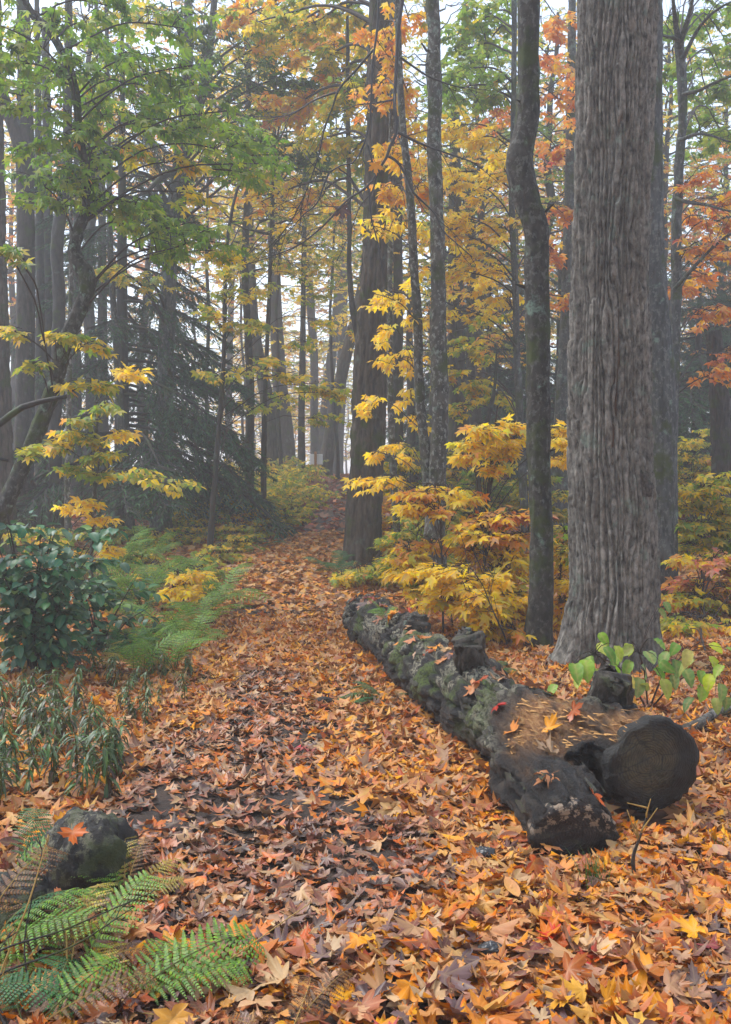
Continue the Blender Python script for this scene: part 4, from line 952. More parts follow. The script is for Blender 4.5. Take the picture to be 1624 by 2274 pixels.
sapling('maple_sapling', 'pink-tinged sapling below the yellow-green one right of the slate-grey tree', G(1570, 1400), at(1570, 1250, 10.5), [(1540, 1240), (1590, 1235), (1610, 1260), (1530, 1290), (1570, 1290), (1615, 1300), (1545, 1320, 'l_yg'), (1590, 1330), (1520, 1330, 'l_gold'), (1610, 1350, 'l_yg')], 10.3, (.17, .3, .05), 6, 8, .11, 'l_blush', .27, objs=140, stems=3)
sapling('maple_sapling', 'low golden bush on the litter right of the massive maple', G(1570, 1460), at(1560, 1370, 9.3), [(1500, 1370, 'l_yg'), (1540, 1380), (1580, 1385), (1615, 1395), (1520, 1400, 'l_yg'), (1560, 1410), (1600, 1420, 'l_yg'), (1490, 1410, 'l_yg')], 9.2, (.15, .25, .04), 5, 7, .1, 'l_gold', .24, stems=4)
sapling('maple_sapling', 'yellow bush with fading leaves at the foot of the stout brown tree', G(800, 1290), at(830, 1230, 12.4), [(790, 1265), (830, 1262), (860, 1245), (850, 1275), (770, 1275), (880, 1270)], 12.3, (.15, .3, .04), 6, 7, .1, 'l_yg', .24, stems=3)
for k, (a, b, Y, pal) in enumerate(((930, 1180, 13.5, 'l_yg'), (1000, 1150, 14.5, 'l_yg'), (905, 1120, 15, 'l_gold'), (1060, 1080, 16, 'l_green'), (1110, 1060, 17, 'l_yg'), (1030, 1010, 18, 'l_yg'), (1210, 1090, 16, 'l_yg'), (910, 1030, 16, 'l_yg'), (1540, 1010, 17, 'l_yg'), (1590, 980, 18, 'l_yg'))):
    bx = float(at(a, b, Y)[0])
    sapling('maple_sapling', 'leafy undergrowth sapling deep in shade behind the yellow saplings', (bx, Y, 0), at(a, b - 30, Y), [(a - 35, b), (a + 35, b + 5), (a, b - 30), (a + 10, b + 40), (a - 25, b + 55), (a + 45, b + 50), (a - 50, b + 30), (a, b + 85)], Y, (.24, .4, .06), 7, 8, .11, pal, .3, MAPLE_LO, 'shaded saplings behind the yellow ones', stems=2)
bush = [(18.5, 2.3), (19.2, 1.5), (20, 1.0), (20.5, 2.6), (21.2, 1.7), (22, .95), (22.6, 2.4), (23.4, 1.6), (24.2, 1.0), (25, 2.3), (26, 1.3), (27.5, 2.2), (28.5, 1.1), (30, 1.8), (22, 3.6), (25.5, 3.4), (29, 3.0)]
for k, (Y, off) in enumerate(bush):
    bx = float(np.interp(Y, PP[:, 1], PP[:, 0])) - off; gp = grounded(bx, Y)
    h = .28 + .2 * RNG.random()
    c0 = gp + np.array([0, 0, h])
    root = thing('bush', 'hazy yellow-green bush massed along the left of the path', 'bush', gp, 'hazy bushes left of the path')
    g = Geo()
    for s in range(4):
        e = gp + np.array([RNG.normal(0, .3), RNG.normal(0, .3), h * RNG.uniform(.7, 1.1)]); P_, r_ = resample([gp, (gp + e) / 2 + RNG.normal(0, .05, 3), e], 8, [.012, .008, .003]); g = Geo(); g.add(*tube(P_, r_, 5)); part('stem', g, M['twig'], root)
    L = Leaves(); tw = Geo(); ns = 60
    q = RNG.normal(0, .5, (ns, 3)) * np.array([.62, .7, .26]); P0 = c0 + q; P0[:, 2] = np.maximum(P0[:, 2], gz(P0[:, 0], P0[:, 1]) + .1)
    D = unit(q * np.array([1, 1, .2]) + RNG.normal(0, .4, (ns, 3)) * np.array([1, 1, .3]))
    sprays(L, tw, P0, D, .3, 8, .1, .2, (8, 50))
    part('foliage', L.geo(MAPLE_LO), M['l_yg'], root, True, 'vein', 'stuff'); part('twigs', tw, M['twig'], root, kind='stuff')
low = [(440, 1180, 'l_yg'), (420, 1150, 'l_yg'), (520, 1170, 'l_gold'), (590, 1180, 'l_yg'), (630, 1160, 'l_yg'), (345, 1215, 'l_yg'), (300, 1200, 'l_yg'), (560, 1150, 'l_gold'), (500, 1120, 'l_yg'), (470, 1140, 'l_yg'), (610, 1135, 'l_yg'), (650, 1140, 'l_yg'), (540, 1195, 'l_yg'), (400, 1195, 'l_yg'), (250, 1190, 'l_yg'), (455, 1270, 'l_yg'), (490, 1240, 'l_yg'), (350, 1280, 'l_yg'), (300, 1250, 'l_yg'), (520, 1215, 'l_yg')]
for k, (a, b, pal) in enumerate(low):
    p = G(a, b + 18); h = RNG.uniform(.25, .45)
    sapling('maple_seedling', 'small %s maple seedling sprouting from the litter left of the path' % ('golden' if pal == 'l_gold' else 'yellow-green'), p, p + np.array([0, 0, h]), [(a - 18, b - 10), (a + 20, b - 12), (a, b - 28), (a + 8, b - 2)], p[1], (.2, .25, .04), 5, 6, .09, pal, .24, MAPLE_LO, 'seedlings left of the path', stems=2, stemr=.007, jit=.1)
sapling('maple_seedling', 'bright yellow seedling among the ferns at the path edge', G(400, 1350), at(400, 1290, 9.9), [(395, 1275), (430, 1280), (410, 1300), (385, 1310), (425, 1305), (440, 1268)], 9.9, (.1, .2, .04), 5, 6, .085, 'l_yellow', .2, objs=80)

# ------------------------------------------------------------------ blue-green shrub, lime plant by the log
def leafy(name, label, base, stems, pal, temps, size, nleaf, spread, h, matt='twig', limit=260):
    base = np.asarray(base, float); root = thing(name, label, 'shrub', base); L = Leaves()
    for s in range(stems):
        az = RNG.uniform(0, 6.28); e = base + np.array([math.cos(az) * spread[0] * RNG.uniform(.2, 1), math.sin(az) * spread[1] * RNG.uniform(.2, 1), h * RNG.uniform(.6, 1.1)])
        P_, r_ = resample([base + RNG.normal(0, .03, 3) * [1, 1, 0] - [0, 0, .03], (base + e) / 2 + np.array([0, 0, .1 * h]), e], 16, [.008, .006, .002]); g = Geo(); g.add(*tube(P_, r_, 6))
        m = nleaf; k = RNG.integers(3, 15, m // 6); D = unit(np.column_stack([RNG.normal(0, 1, m // 6), RNG.normal(0, 1, m // 6), RNG.uniform(-.1, .35, m // 6)]))
        tw = Geo(); sprays(L, g, P_[k], D, RNG.uniform(.14, .3, m // 6), 6, size, .15, (0, 40), 22, .003)
        part('stem', g, M[matt], root)
    leaf_objects(root, L, temps, pal, 'leaf', limit); return root
leafy('shrub', 'dense blue-green shrub with pointed leaves left of the ferns', G(70, 1500), 15, 'l_shrub', OVAL, .1, 78, (.62, .45), 1.15, limit=300)
leafy('shrub', 'lower blue-green shrub spilling toward the path beside the dense one', G(225, 1450), 8, 'l_shrub', OVAL, .09, 60, (.42, .35), .6)
# lime plant: arching stems with hanging toothed leaves over the log
lb = G(1440, 1570); lime = thing('shrub', 'lime-green broad-leaved plant arching over the near end of the log', 'shrub', lb); L = Leaves()
lleaf = [(1235, 1530, 40), (1275, 1490, 62), (1300, 1480, 60), (1325, 1500, 55), (1345, 1525, 60), (1310, 1470, 52), (1355, 1490, 56), (1385, 1510, 50), (1420, 1520, 56), (1380, 1460, 50), (1340, 1450, 50), (1400, 1480, 50), (1435, 1460, 50), (1450, 1500, 52), (1470, 1520, 50), (1500, 1480, 56), (1485, 1460, 50), (1520, 1500, 52), (1545, 1480, 56), (1560, 1540, 56), (1580, 1510, 50), (1600, 1530, 46), (1330, 1415, 36), (1460, 1360, 34), (1475, 1345, 32), (1530, 1455, 48), (1575, 1470, 50), (1605, 1490, 46), (1365, 1520, 46), (1410, 1450, 44), (1505, 1440, 40), (1450, 1430, 42), (1330, 1440, 44), (1615, 1560, 44), (1590, 1560, 40), (1290, 1515, 44), (1395, 1440, 40), (1365, 1445, 42), (1465, 1480, 42), (1555, 1500, 42), (1320, 1530, 40), (1440, 1530, 44), (1540, 1560, 42), (1495, 1510, 44), (1575, 1440, 40), (1610, 1450, 38), (1425, 1490, 46)]
lg = Geo(); sp0 = lb + np.array([0, 0, -.03])
hubs = [at(1320, 1452, 5.15), at(1420, 1452, 5.2), at(1520, 1455, 5.3), at(1590, 1490, 5.3)]
for hb in hubs:
    P_, r_ = resample([sp0, (sp0 + hb) / 2 + np.array([0, 0, .08]), hb], 14, [.007, .005, .003]); g = Geo(); g.add(*tube(P_, r_, 6)); part('stem', g, M['twig'], lime)
for (a, b, s) in lleaf:
    Yl = 5.15 + RNG.uniform(-.15, .2); p = at(a, b - s * .3, Yl); hb = hubs[int(np.argmin([np.linalg.norm(p - h) for h in hubs]))]
    out = unit(np.array([p[0] - hb[0] + RNG.normal(0, .05), RNG.normal(-.12, .1), 0.0]) + 1e-3)
    d = unit(out * .75 + np.array([0, -.15, -RNG.uniform(.3, 1.0)])); nrm = unit(np.array([out[0] * .4, -.75, .7]) + RNG.normal(0, .28, 3))
    L.add(p[None], d[None], nrm[None], np.array([s * .92 * Yl / FPX]))
    twigs(lg, hb[None], p[None], .003, .0015, bend=np.array([[0, 0, .03]]))
leaf_objects(lime, L, BROAD, 'l_witch', 'leaf'); part('twigs', lg, M['twig'], lime, kind='stuff')

# ------------------------------------------------------------------ the fallen log
def voxel_union(tubes_, voxel):
    g = Geo()
    for P, r, s in tubes_:
        Pn, rn = resample(P, max(6, int(np.linalg.norm(np.diff(np.asarray(P), axis=0), axis=1).sum() / .05)), r)
        g.add(*tube(Pn, rn, s))
    me = to_mesh('tmp', g); o = link('tmp', me)
    md = o.modifiers.new('r', 'REMESH'); md.mode = 'VOXEL'; md.voxel_size = voxel; md.use_smooth_shade = True
    dg = bpy.context.evaluated_depsgraph_get(); ev = o.evaluated_get(dg); m2 = ev.to_mesh()
    V = np.zeros(len(m2.vertices) * 3, np.float32); m2.vertices.foreach_get('co', V); V = V.reshape(-1, 3).astype(float)
    Nn = np.zeros(len(m2.vertices) * 3, np.float32); m2.vertex_normals.foreach_get('vector', Nn); Nn = Nn.reshape(-1, 3).astype(float)
    q = np.zeros(len(m2.loops), np.int32); m2.loops.foreach_get('vertex_index', q)
    lt = np.zeros(len(m2.polygons), np.int32); m2.polygons.foreach_get('loop_total', lt)
    ls = np.zeros(len(m2.polygons), np.int32); m2.polygons.foreach_get('loop_start', ls)
    Qs = q[ls[lt == 4][:, None] + np.arange(4)] if (lt == 4).any() else np.zeros((0, 4), int)
    Ts = q[ls[lt == 3][:, None] + np.arange(3)] if (lt == 3).any() else np.zeros((0, 3), int)
    ev.to_mesh_clear(); bpy.data.objects.remove(o, do_unlink=True); bpy.data.meshes.remove(me)
    return V, Nn, Ts, Qs
LOGA = [(-.02, 9.05, .2, .18), (.05, 8.7, .2, .215), (.2, 8.0, .2, .205), (.38, 6.9, .2, .197), (.56, 5.9, .2, .195), (.70, 5.3, .205, .195), (.90, 4.85, .22, .195), (1.06, 4.58, .25, .195), (1.17, 4.40, .262, .192), (1.225, 4.20, .265, .188)]
LOGB = [(.74, 5.1, .2, .17), (.76, 4.6, .16, .175), (.79, 4.22, .115, .165), (.815, 3.86, .075, .158)]
ax = np.array(LOGA)
tb = [(ax[:, :3], ax[:, 3], 40), (np.array(LOGB)[:, :3], np.array(LOGB)[:, 3], 36),
      (np.array([(.66, 5.78, .22), (.62, 5.68, .34), (.60, 5.62, .42)]), [.22, .14, .09], 24),
      (np.array([(.86, 4.95, .2), (.95, 4.6, .2), (.99, 4.32, .19)]), [.2, .185, .15], 30),
      (np.array([(1.12, 4.68, .3), (1.145, 4.64, .42)]), [.16, .1], 24),
      (np.array([(.28, 7.3, .28), (.33, 7.15, .40)]), [.2, .12], 22)]
V, Nn, Ts, Qs = voxel_union(tb, .0095)
A3 = unit(np.array([.2, -.97, 0.0])); B3 = unit(np.cross(A3, [0, 0, 1.0])); C3 = np.array([0, 0, 1.0])
cs_ = np.column_stack([V @ B3, V @ C3, V @ A3])
cxl = np.interp(-V[:, 1], -ax[:, 1], ax[:, 0])
wzone = sstep((5.15 - V[:, 1]) / .4) * sstep((Nn[:, 2] - .3) / .4) * sstep((V[:, 2] - .17) / .08)
wzone = wzone * (V[:, 1] > 3.2) * sstep((.62 + .5 * vnoise(V * 5, 31) - np.maximum(0, (cxl - V[:, 0]) - .02) * -1.0) / .3)
stub = np.exp(-(((V[:, 0] - 1.17) / .15) ** 2 + ((V[:, 1] - 4.6) / .15) ** 2 + ((V[:, 2] - .48) / .09) ** 2))
wood = np.clip(wzone + .35 * vnoise(V * np.array([9, 4, 9]), 33) * (wzone > .02), 0, 1) * (1 - np.clip(stub * 2.5, 0, 1))
limbB = np.exp(-(((V[:, 0] - .84) / .16) ** 2 + ((V[:, 1] - 4.0) / .28) ** 2)); wood = wood * (1 - np.clip(limbB * 1.6, 0, 1))
rid = np.abs(vnoise(cs_ * np.array([13, 13, 4.5]) + .6 * vnoise(cs_ * 4, 3)[:, None], 41))
rid2 = np.abs(vnoise(cs_ * np.array([24, 24, 10]) + 7, 46))
bark_h = (np.minimum(rid * 2.0, 1) ** .7 - .6) * .055 + (np.minimum(rid2 * 2.4, 1) - .6) * .016 + fbm(cs_ * np.array([34, 34, 22]), 42, 2) * .009 + .02 * vnoise(cs_ * np.array([5, 5, 2.6]), 43)
crk = (1 - np.minimum(np.abs(vnoise(cs_ * np.array([15, 15, 1.8]) + .5 * vnoise(cs_ * 3, 47)[:, None], 48)) * 3, 1)) ** 2
wood_h = -.016 - .035 * crk + fbm(cs_ * np.array([36, 36, 4]), 44, 3) * .018 + .024 * vnoise(cs_ * np.array([7, 7, 3]), 45)
endm = np.maximum(np.exp(-(np.linalg.norm(V - np.array(LOGA[-1][:3]), axis=1) / .2) ** 2), np.exp(-(np.linalg.norm(V - np.array(LOGB[-1][:3]), axis=1) / .17) ** 2))
h = (bark_h * (1 - wood) + wood_h * wood) * (1 - .45 * endm)
V2 = V + Nn * h[:, None]
fib = wood * np.clip(1.25 * np.exp(-(((V[:, 0] - 1.0) / .33) ** 2 + ((V[:, 1] - 4.6) / .46) ** 2) ** 2) + .45 * (vnoise(V * 6, 35) > .25) * (V[:, 1] < 4.95), 0, 1)
moss = np.clip(sstep((Nn[:, 2] * .6 - Nn[:, 0] * .5 + .1) / .7) * sstep((vnoise(V * 3.4, 51) + .6 * vnoise(V * 12, 52) - .12) / .4), 0, 1) * (1 - wood) * sstep((V[:, 1] - 4.7) / .6)
lich = sstep((vnoise(V * 6, 61) + .6 * vnoise(V * 25, 62) + .1) / .3) * sstep((V[:, 1] - 4.3) / .5) * sstep((Nn[:, 2] + .1) / .4) * (1 - wood)
def log_material():
    N = NT('log_surface'); o = N.obj((1, 1, 1)); s = N.obj((22, 6, 22))
    n1 = N.noise(s, 1.0, 6, .65)
    bark = N.ramp(n1, [(.3, rgba((9, 8, 7))), (.52, rgba((28, 24, 21))), (.78, rgba((92, 82, 70)))])
    aw = N.n('Attribute', attribute_name='wood').outputs['Fac']; am = N.n('Attribute', attribute_name='moss').outputs['Fac']; al = N.n('Attribute', attribute_name='lichen').outputs['Fac']
    w1 = N.noise(N.obj((60, 7, 60)), 1.0, 5, .6, .6); w2 = N.noise(o, 4.5, 4, .6)
    wc = N.ramp(w1, [(.3, rgba((112, 70, 36))), (.5, rgba((176, 122, 68))), (.72, rgba((208, 168, 112)))])
    wc = N.mix(N.range(w2, .52, .64, 0, .8), wc, rgba((50, 37, 30)))
    col = N.mix(N.math('MULTIPLY', al, N.range(N.noise(o, 48, 4, .7), .42, .56, .0, .9)), bark, rgba((176, 170, 146)))
    col = N.mix(N.math('MULTIPLY', am, .9), col, N.ramp(N.noise(o, 70, 3), [(.35, rgba((40, 54, 16))), (.65, rgba((104, 124, 40)))]))
    af = N.n('Attribute', attribute_name='fibre').outputs['Fac']
    bare_c = N.ramp(w1, [(.3, rgba((18, 13, 10))), (.55, rgba((46, 34, 26))), (.75, rgba((98, 74, 54)))])
    col = N.mix(aw, col, N.mix(af, bare_c, wc))
    bp = N.n('Bump', {'Strength': 1.0, 'Distance': .045, 'Height': N.math('ADD', N.noise(N.obj((60, 16, 60)), 1.0, 8, .75), N.math('MULTIPLY', N.noise(o, 130, 3), .4))})
    pb = N.n('BsdfPrincipled', {'Base Color': col, 'Roughness': N.range(n1, .3, .7, .32, .7), 'Specular IOR Level': .5, 'Normal': bp.outputs[0]})
    N.t.links.new(pb.outputs[0], N.out.inputs[0]); return N.m
lr = thing('fallen_log', 'long dark mossy fallen log with sawn ends lying beside the path', 'log', grounded(.6, 5.6))
g = Geo(); g.add(V2, Ts, Qs); ltk = part('trunk', g, log_material(), lr, extra={'wood': wood, 'moss': moss, 'lichen': lich, 'fibre': fib})
def cut_material(name, c1, c2, crust):
    N = NT(name); tc = N.obj(); sp = N.n('SeparateXYZ', {'Vector': tc})
    nz = N.noise(tc, 9, 4)
    rad = N.math('SQRT', N.math('ADD', N.math('POWER', N.math('ADD', sp.outputs[0], .03), 2), N.math('POWER', N.math('ADD', sp.outputs[1], -.02), 2)))
    ring = N.math('SINE', N.math('ADD', N.math('MULTIPLY', rad, 560), N.math('MULTIPLY', nz, 34)))
    col = N.mix(N.range(ring, -1, 1, .15, .5), rgba(c1), rgba(c2))
    col = N.mix(N.range(N.noise(tc, 14, 5, .7), .4, .65, 0, .8), col, rgba(tuple(v * .5 for v in c1)))
    col = N.mix(N.range(N.noise(N.obj((8, 30, 8)), 1.0, 4), .55, .7, 0, .5), col, rgba((70, 72, 48)))
    col = N.mix(N.range(N.math('ADD', rad, N.math('MULTIPLY', nz, .07)), .14, .19, 0, .9), col, rgba((14, 13, 12)))
    if crust:
        up = N.range(N.math('ADD', sp.outputs[1], N.math('MULTIPLY', N.math('ABSOLUTE', sp.outputs[0]), .25)), .0, .15, 0, 1)
        f = N.math('MULTIPLY', N.range(N.noise(tc, 26, 5, .7), .52, .55, 0, .9), N.range(up, .25, .6, 0, 1))
        col = N.mix(f, col, rgba((148, 130, 110)))
    vc = N.n('TexVoronoi', {'Vector': N.obj((7, 16, 1)), 'Scale': 1.0}, feature='DISTANCE_TO_EDGE')
    col = N.mix(N.range(vc.outputs['Distance'], .0, .035, .95, 0), col, rgba((8, 8, 7)))
    bp = N.n('Bump', {'Strength': .9, 'Distance': .015, 'Height': N.math('ADD', N.math('MULTIPLY', ring, .05), N.noise(tc, 30, 7, .7))})
    pb = N.n('BsdfPrincipled', {'Base Color': col, 'Roughness': .55, 'Specular IOR Level': .4, 'Normal': bp.outputs[0]})
    N.t.links.new(pb.outputs[0], N.out.inputs[0]); return N.m
def cut_face(c, nrm, rad, mat, label, sq=1.0, seed=0):
    g = Geo(); na, nr = 64, 14
    th = np.linspace(0, 2 * math.pi, na, endpoint=False); out = rad * (1 + .05 * np.sin(2 * th + seed) + .07 * vnoise(np.column_stack([np.cos(th) * 2.2, np.sin(th) * 2.2, th * 0 + seed]), 71) + .06 * vnoise(np.column_stack([np.cos(th) * 9, np.sin(th) * 9, th * 0 + seed]), 72))
    rr = np.linspace(0, 1, nr + 1)[1:]
    x = rr[:, None] * out[None] * np.cos(th)[None]; y = rr[:, None] * out[None] * np.sin(th)[None] * sq
    p = np.stack([x, y, 0 * x], -1).reshape(-1, 3)
    p[:, 2] = .008 * fbm(p * 18, 73 + seed, 3) - .012 * (np.repeat(rr, na) ** 22)
    Vv = np.concatenate([[[0, 0, 0]], p, np.column_stack([out * np.cos(th) * .97, out * np.sin(th) * sq * .97, np.full(na, -.09)])])
    i, j = np.meshgrid(np.arange(nr), np.arange(na), indexing='ij'); j2 = (j + 1) % na
    Q = np.stack([1 + i * na + j, 1 + i * na + j2, 1 + (i + 1) * na + j2, 1 + (i + 1) * na + j], -1).reshape(-1, 4)[:, ::-1]
    T = [(0, 1 + (k + 1) % na, 1 + k) for k in range(na)]
    # cracks running out from the heart
    g.add(Vv, T=np.array(T)[:, ::-1], Q=Q)
    me = to_mesh('cut_face', g, mat); o = link('cut_face', me, lr); o['label'] = label
    z = Vector(nrm).normalized(); xx = Vector((0, 0, 1)).cross(z).normalized(); yy = z.cross(xx)
    m = Matrix((xx, yy, z)).transposed().to_4x4(); m.translation = Vector(c) - lr.location; o.matrix_basis = m
    return o
cut_face(np.array(LOGA[-1][:3]) + np.array([.004, -.028, 0]), (.2, -.98, .02), .198, cut_material('sawn_end_dark', (34, 31, 25), (116, 106, 76), False), 'round blackened sawn end with growth rings', 1.02, 1)
cut_face(np.array(LOGB[-1][:3]) + np.array([0, -.028, 0]), (.06, -.99, -.08), .168, cut_material('sawn_end_brown', (34, 27, 25), (50, 40, 37), True), 'dark brown sawn limb end with pale crusty fungus on its rim', .92, 2)
def stub_part(P, rad, label, seed, squash=1.0):
    P = np.asarray(P, float); ax_ = unit(P[-1] - P[-2]); e = P[-1]; rr = rad[-1]
    Pn, rn = resample(P, 26, rad)
    tail = [e + ax_ * .006, e + ax_ * .004, e - ax_ * .02, e - ax_ * .05, e - ax_ * .055]
    Pn = np.concatenate([Pn, tail]); rn = np.r_[rn, rr * .93, rr * .72, rr * .6, rr * .42, rr * .1]
    def dsp(Vv, D): 
        return (np.minimum(np.abs(vnoise(np.column_stack([D[:, 0] * 6, D[:, 1] * 6, Vv[:, 2] * 9]), seed)) * 2.2, 1) - .55) * .026 + fbm(Vv * 42, seed + 1, 3) * .007 + .022 * vnoise(Vv * 11, seed + 4)
    V_, T_, Q_ = tube(Pn, rn, 56, True, dsp); tp = sstep((V_ - e) @ ax_ / .08 + 1); V_ = V_ + ax_ * (tp * .035 * fbm(V_ * 14, seed + 6, 3))[:, None]
    g = Geo(); g.add(V_, T_, Q_); o = part('branch_stub', g, M['stub'], lr); o['label'] = label
M['stub'] = bark_mat('stub_bark', (24, 22, 20), (98, 90, 80), .3, .9, (26, 26, 12), rough=.5, bump=.9)
stub_part([(.63, 5.70, .30), (.605, 5.63, .42), (.585, 5.58, .50), (.575, 5.555, .56)], [.135, .098, .08, .078], 'upright hollow knobbed stub in the middle of the log', 211)
stub_part([(1.135, 4.66, .34), (1.15, 4.63, .44), (1.158, 4.60, .50), (1.163, 4.585, .555)], [.11, .088, .082, .076], 'black upright sawn stub beside the round sawn end', 212)
stub_part([(.31, 7.22, .32), (.345, 7.08, .41), (.37, 6.97, .44)], [.13, .1, .085], 'hollow knot jutting from the far part of the log', 213)
# loose bark plates and torn wood fibres
fr_ok = np.where((fib > .4))[0]
nf = 260; ii = RNG.choice(fr_ok, nf); p = V2[ii]; 
dd = unit(np.column_stack([RNG.normal(.45, .25, nf), RNG.normal(-.85, .2, nf), RNG.normal(0, .12, nf)])); dd = unit(dd - Nn[ii] * (dd * Nn[ii]).sum(1)[:, None] + Nn[ii] * RNG.uniform(.0, .16, (nf, 1)))
ll = RNG.uniform(.02, .10, (nf, 1)); fg = Geo(); sidev = np.cross(dd, Nn[ii]) * RNG.uniform(.001, .004, (nf, 1)); up = Nn[ii] * .004
a0 = p + up - dd * ll * .5
Vf = np.stack([a0 - sidev, a0 + sidev, a0 + dd * ll * .5 + sidev + up * RNG.uniform(0, 2, (nf, 1)), a0 + dd * ll * .5 - sidev + up * .6, a0 + dd * ll + up * RNG.uniform(-.5, 2, (nf, 1))], 1).reshape(-1, 3)
b = (np.arange(nf) * 5)[:, None]; fg.add(Vf, T=b + np.array([[3, 2, 4]]), Q=b + np.array([[0, 1, 2, 3]]))
part('wood_fibres', fg, plain('torn_wood', (196, 146, 84), .7, var=.6, sc=8), lr, False, kind='stuff').parent = ltk
pm = []
for s in range(5):
    rg = np.random.default_rng(80 + s); n = 11; th = np.linspace(0, 2 * math.pi, n, endpoint=False); ro = rg.uniform(.6, 1.1, n)
    top_ = np.column_stack([np.cos(th) * ro, np.sin(th) * ro * .55, .14 + rg.uniform(-.06, .06, n)]); bot = np.column_stack([np.cos(th) * ro * 1.08, np.sin(th) * ro * .6, np.full(n, -.12)])
    g = Geo(); k = np.arange(n); k2 = (k + 1) % n
    g.add(np.concatenate([top_, bot, [[0, 0, .2]]]), T=np.column_stack([k, k2, np.full(n, 2 * n)]), Q=np.column_stack([k + n, k2 + n, k2, k])); pm.append(to_mesh('bark_plate', g, M['dark'], smooth=False))
ok = np.where((wood < .1) & (endm < .2) & (V[:, 2] > .12))[0]
okn = ok[V[ok, 1] < 5.3]
for k, i in enumerate(np.concatenate([RNG.choice(ok, 80), RNG.choice(okn, 110)])):
    o = link('bark_plate', pm[k % 5], ltk); z = Vector(Nn[i]); xx = (Vector(A3) - z * Vector(A3).dot(z)).normalized(); yy = z.cross(xx)
    s = RNG.uniform(.02, .05); m = Matrix((xx * s * 1.9, yy * s * .8, z * s * .45)).transposed().to_4x4(); m.translation = Vector(V2[i]) - lr.location; o.matrix_basis = m
    o.material_slots[0].link = 'OBJECT'; o.material_slots[0].material = M['lichenbark'] if RNG.random() < .3 else M['dark']
LOGV, LOGN, LOGW = V2, Nn, wood

# pointed black stump behind the log, branch beyond the sawn end
def lump(name, label, cat, c, dims, mat, voxel=.012, amp=.18, fr=9, seed=0, tubes_=None):
    if tubes_ is None:
        n = 64; th, ph = np.meshgrid(np.linspace(0, 2 * math.pi, n, endpoint=False), np.linspace(.01, math.pi - .01, n // 2), indexing='ij')
        v = np.stack([np.sin(ph) * np.cos(th), np.sin(ph) * np.sin(th), np.cos(ph)], -1).reshape(-1, 3)
        v = v * (1 + amp * fbm(v * 1.6 + seed, seed, 3) + amp * .3 * np.abs(vnoise(v * 4, seed + 5)) + amp * .4 * fbm(v * fr, seed + 3, 3))[:, None] * np.array(dims)
        i, j = np.meshgrid(np.arange(n), np.arange(n // 2 - 1), indexing='ij'); i2 = (i + 1) % n; h = n // 2
        g = Geo(); g.add(v + np.asarray(c), Q=np.stack([i * h + j, i * h + j + 1, i2 * h + j + 1, i2 * h + j], -1).reshape(-1, 4))
    else:
        v, nn, t_, q_ = voxel_union(tubes_, voxel); v = v + nn * (amp * .05 * fbm(v * fr, seed, 3))[:, None]; g = Geo(); g.add(v, t_, q_)
    return solo(name, g, mat, label, cat, c)
sbase = G(1320, 1604)
sbase[1] = max(sbase[1], 5.0); sbase = grounded(at(1320, 1604, sbase[1])[0], sbase[1])
lump('stump', 'small black pointed stump poking up just behind the log', 'stump', sbase, None, M['dark'], .01, .35, 22, 5, [(np.array([sbase + [0, 0, -.06], sbase + [.005, 0, .08], sbase + [0, 0, .17], sbase + [.012, 0, .235]]), [.075, .05, .036, .016], 14)])
b0 = G(1520, 1630); b1 = at(1600, 1585, b0[1] + .25); b2 = at(1660, 1570, b0[1] + .4)
db2 = thing('dead_branch', 'splintered grey dead branch lying beyond the round sawn log end', 'branch', b0)
limb(db2, [b0 + np.array([-.1, -.05, .02]), b0 + np.array([.05, 0, .05]), b1, b2], .035, .02, 'lichenbark', 22, 10, 'stem', .02, 8, 10, .2)
limb(db2, [b1 + np.array([-.02, .05, -.02]), b2 + np.array([.1, .1, -.02]), b2 + np.array([.5, .2, -.02])], .045, .04, 'lichenbark', 12, 10, 'side_branch', .01, 9)
# twiggy seedling in front of the log
tg = G(1414, 1962); tw_ = thing('seedling', 'leafless brown twig seedling standing before the sawn log ends', 'seedling', tg)
P_ = limb(tw_, [tg, at(1408, 1900, tg[1]), at(1420, 1865, tg[1]), at(1440, 1805, tg[1])], .009, .003, 'dull', 14, 7, 'stem', .004, 1)
for q in (((1420, 1860), (1410, 1815)), ((1424, 1850), (1462, 1795)), ((1418, 1865), (1395, 1800)), ((1436, 1815), (1447, 1775)), ((1440, 1795), (1395, 1785))):
    limb(tw_, [at(q[0][0], q[0][1], tg[1]), at(q[1][0], q[1][1], tg[1] - .02)], .004, .0015, 'rachis_tan', 6, 5, 'twig', .004, 2)
# bare thin stems rising behind the log
for k, (a, b, q) in enumerate(((1003, 1395, [(1000, 1350), (1005, 1300), (1020, 1270), (1060, 1200)]), (1130, 1440, [(1110, 1390), (1090, 1340), (1075, 1300), (1040, 1250)]), (900, 1350, [(905, 1290), (925, 1200), (930, 1150)]))):
    p = G(a, b); r_ = thing('bare_sapling', 'leafless twiggy stem rising behind the log', 'sapling', p, 'leafless stems behind the log')
    limb(r_, [p] + [at(x, y, p[1] - .3) for x, y in q], .009, .003, 'dull', 18, 6, 'stem', .015, k, 16, .35)

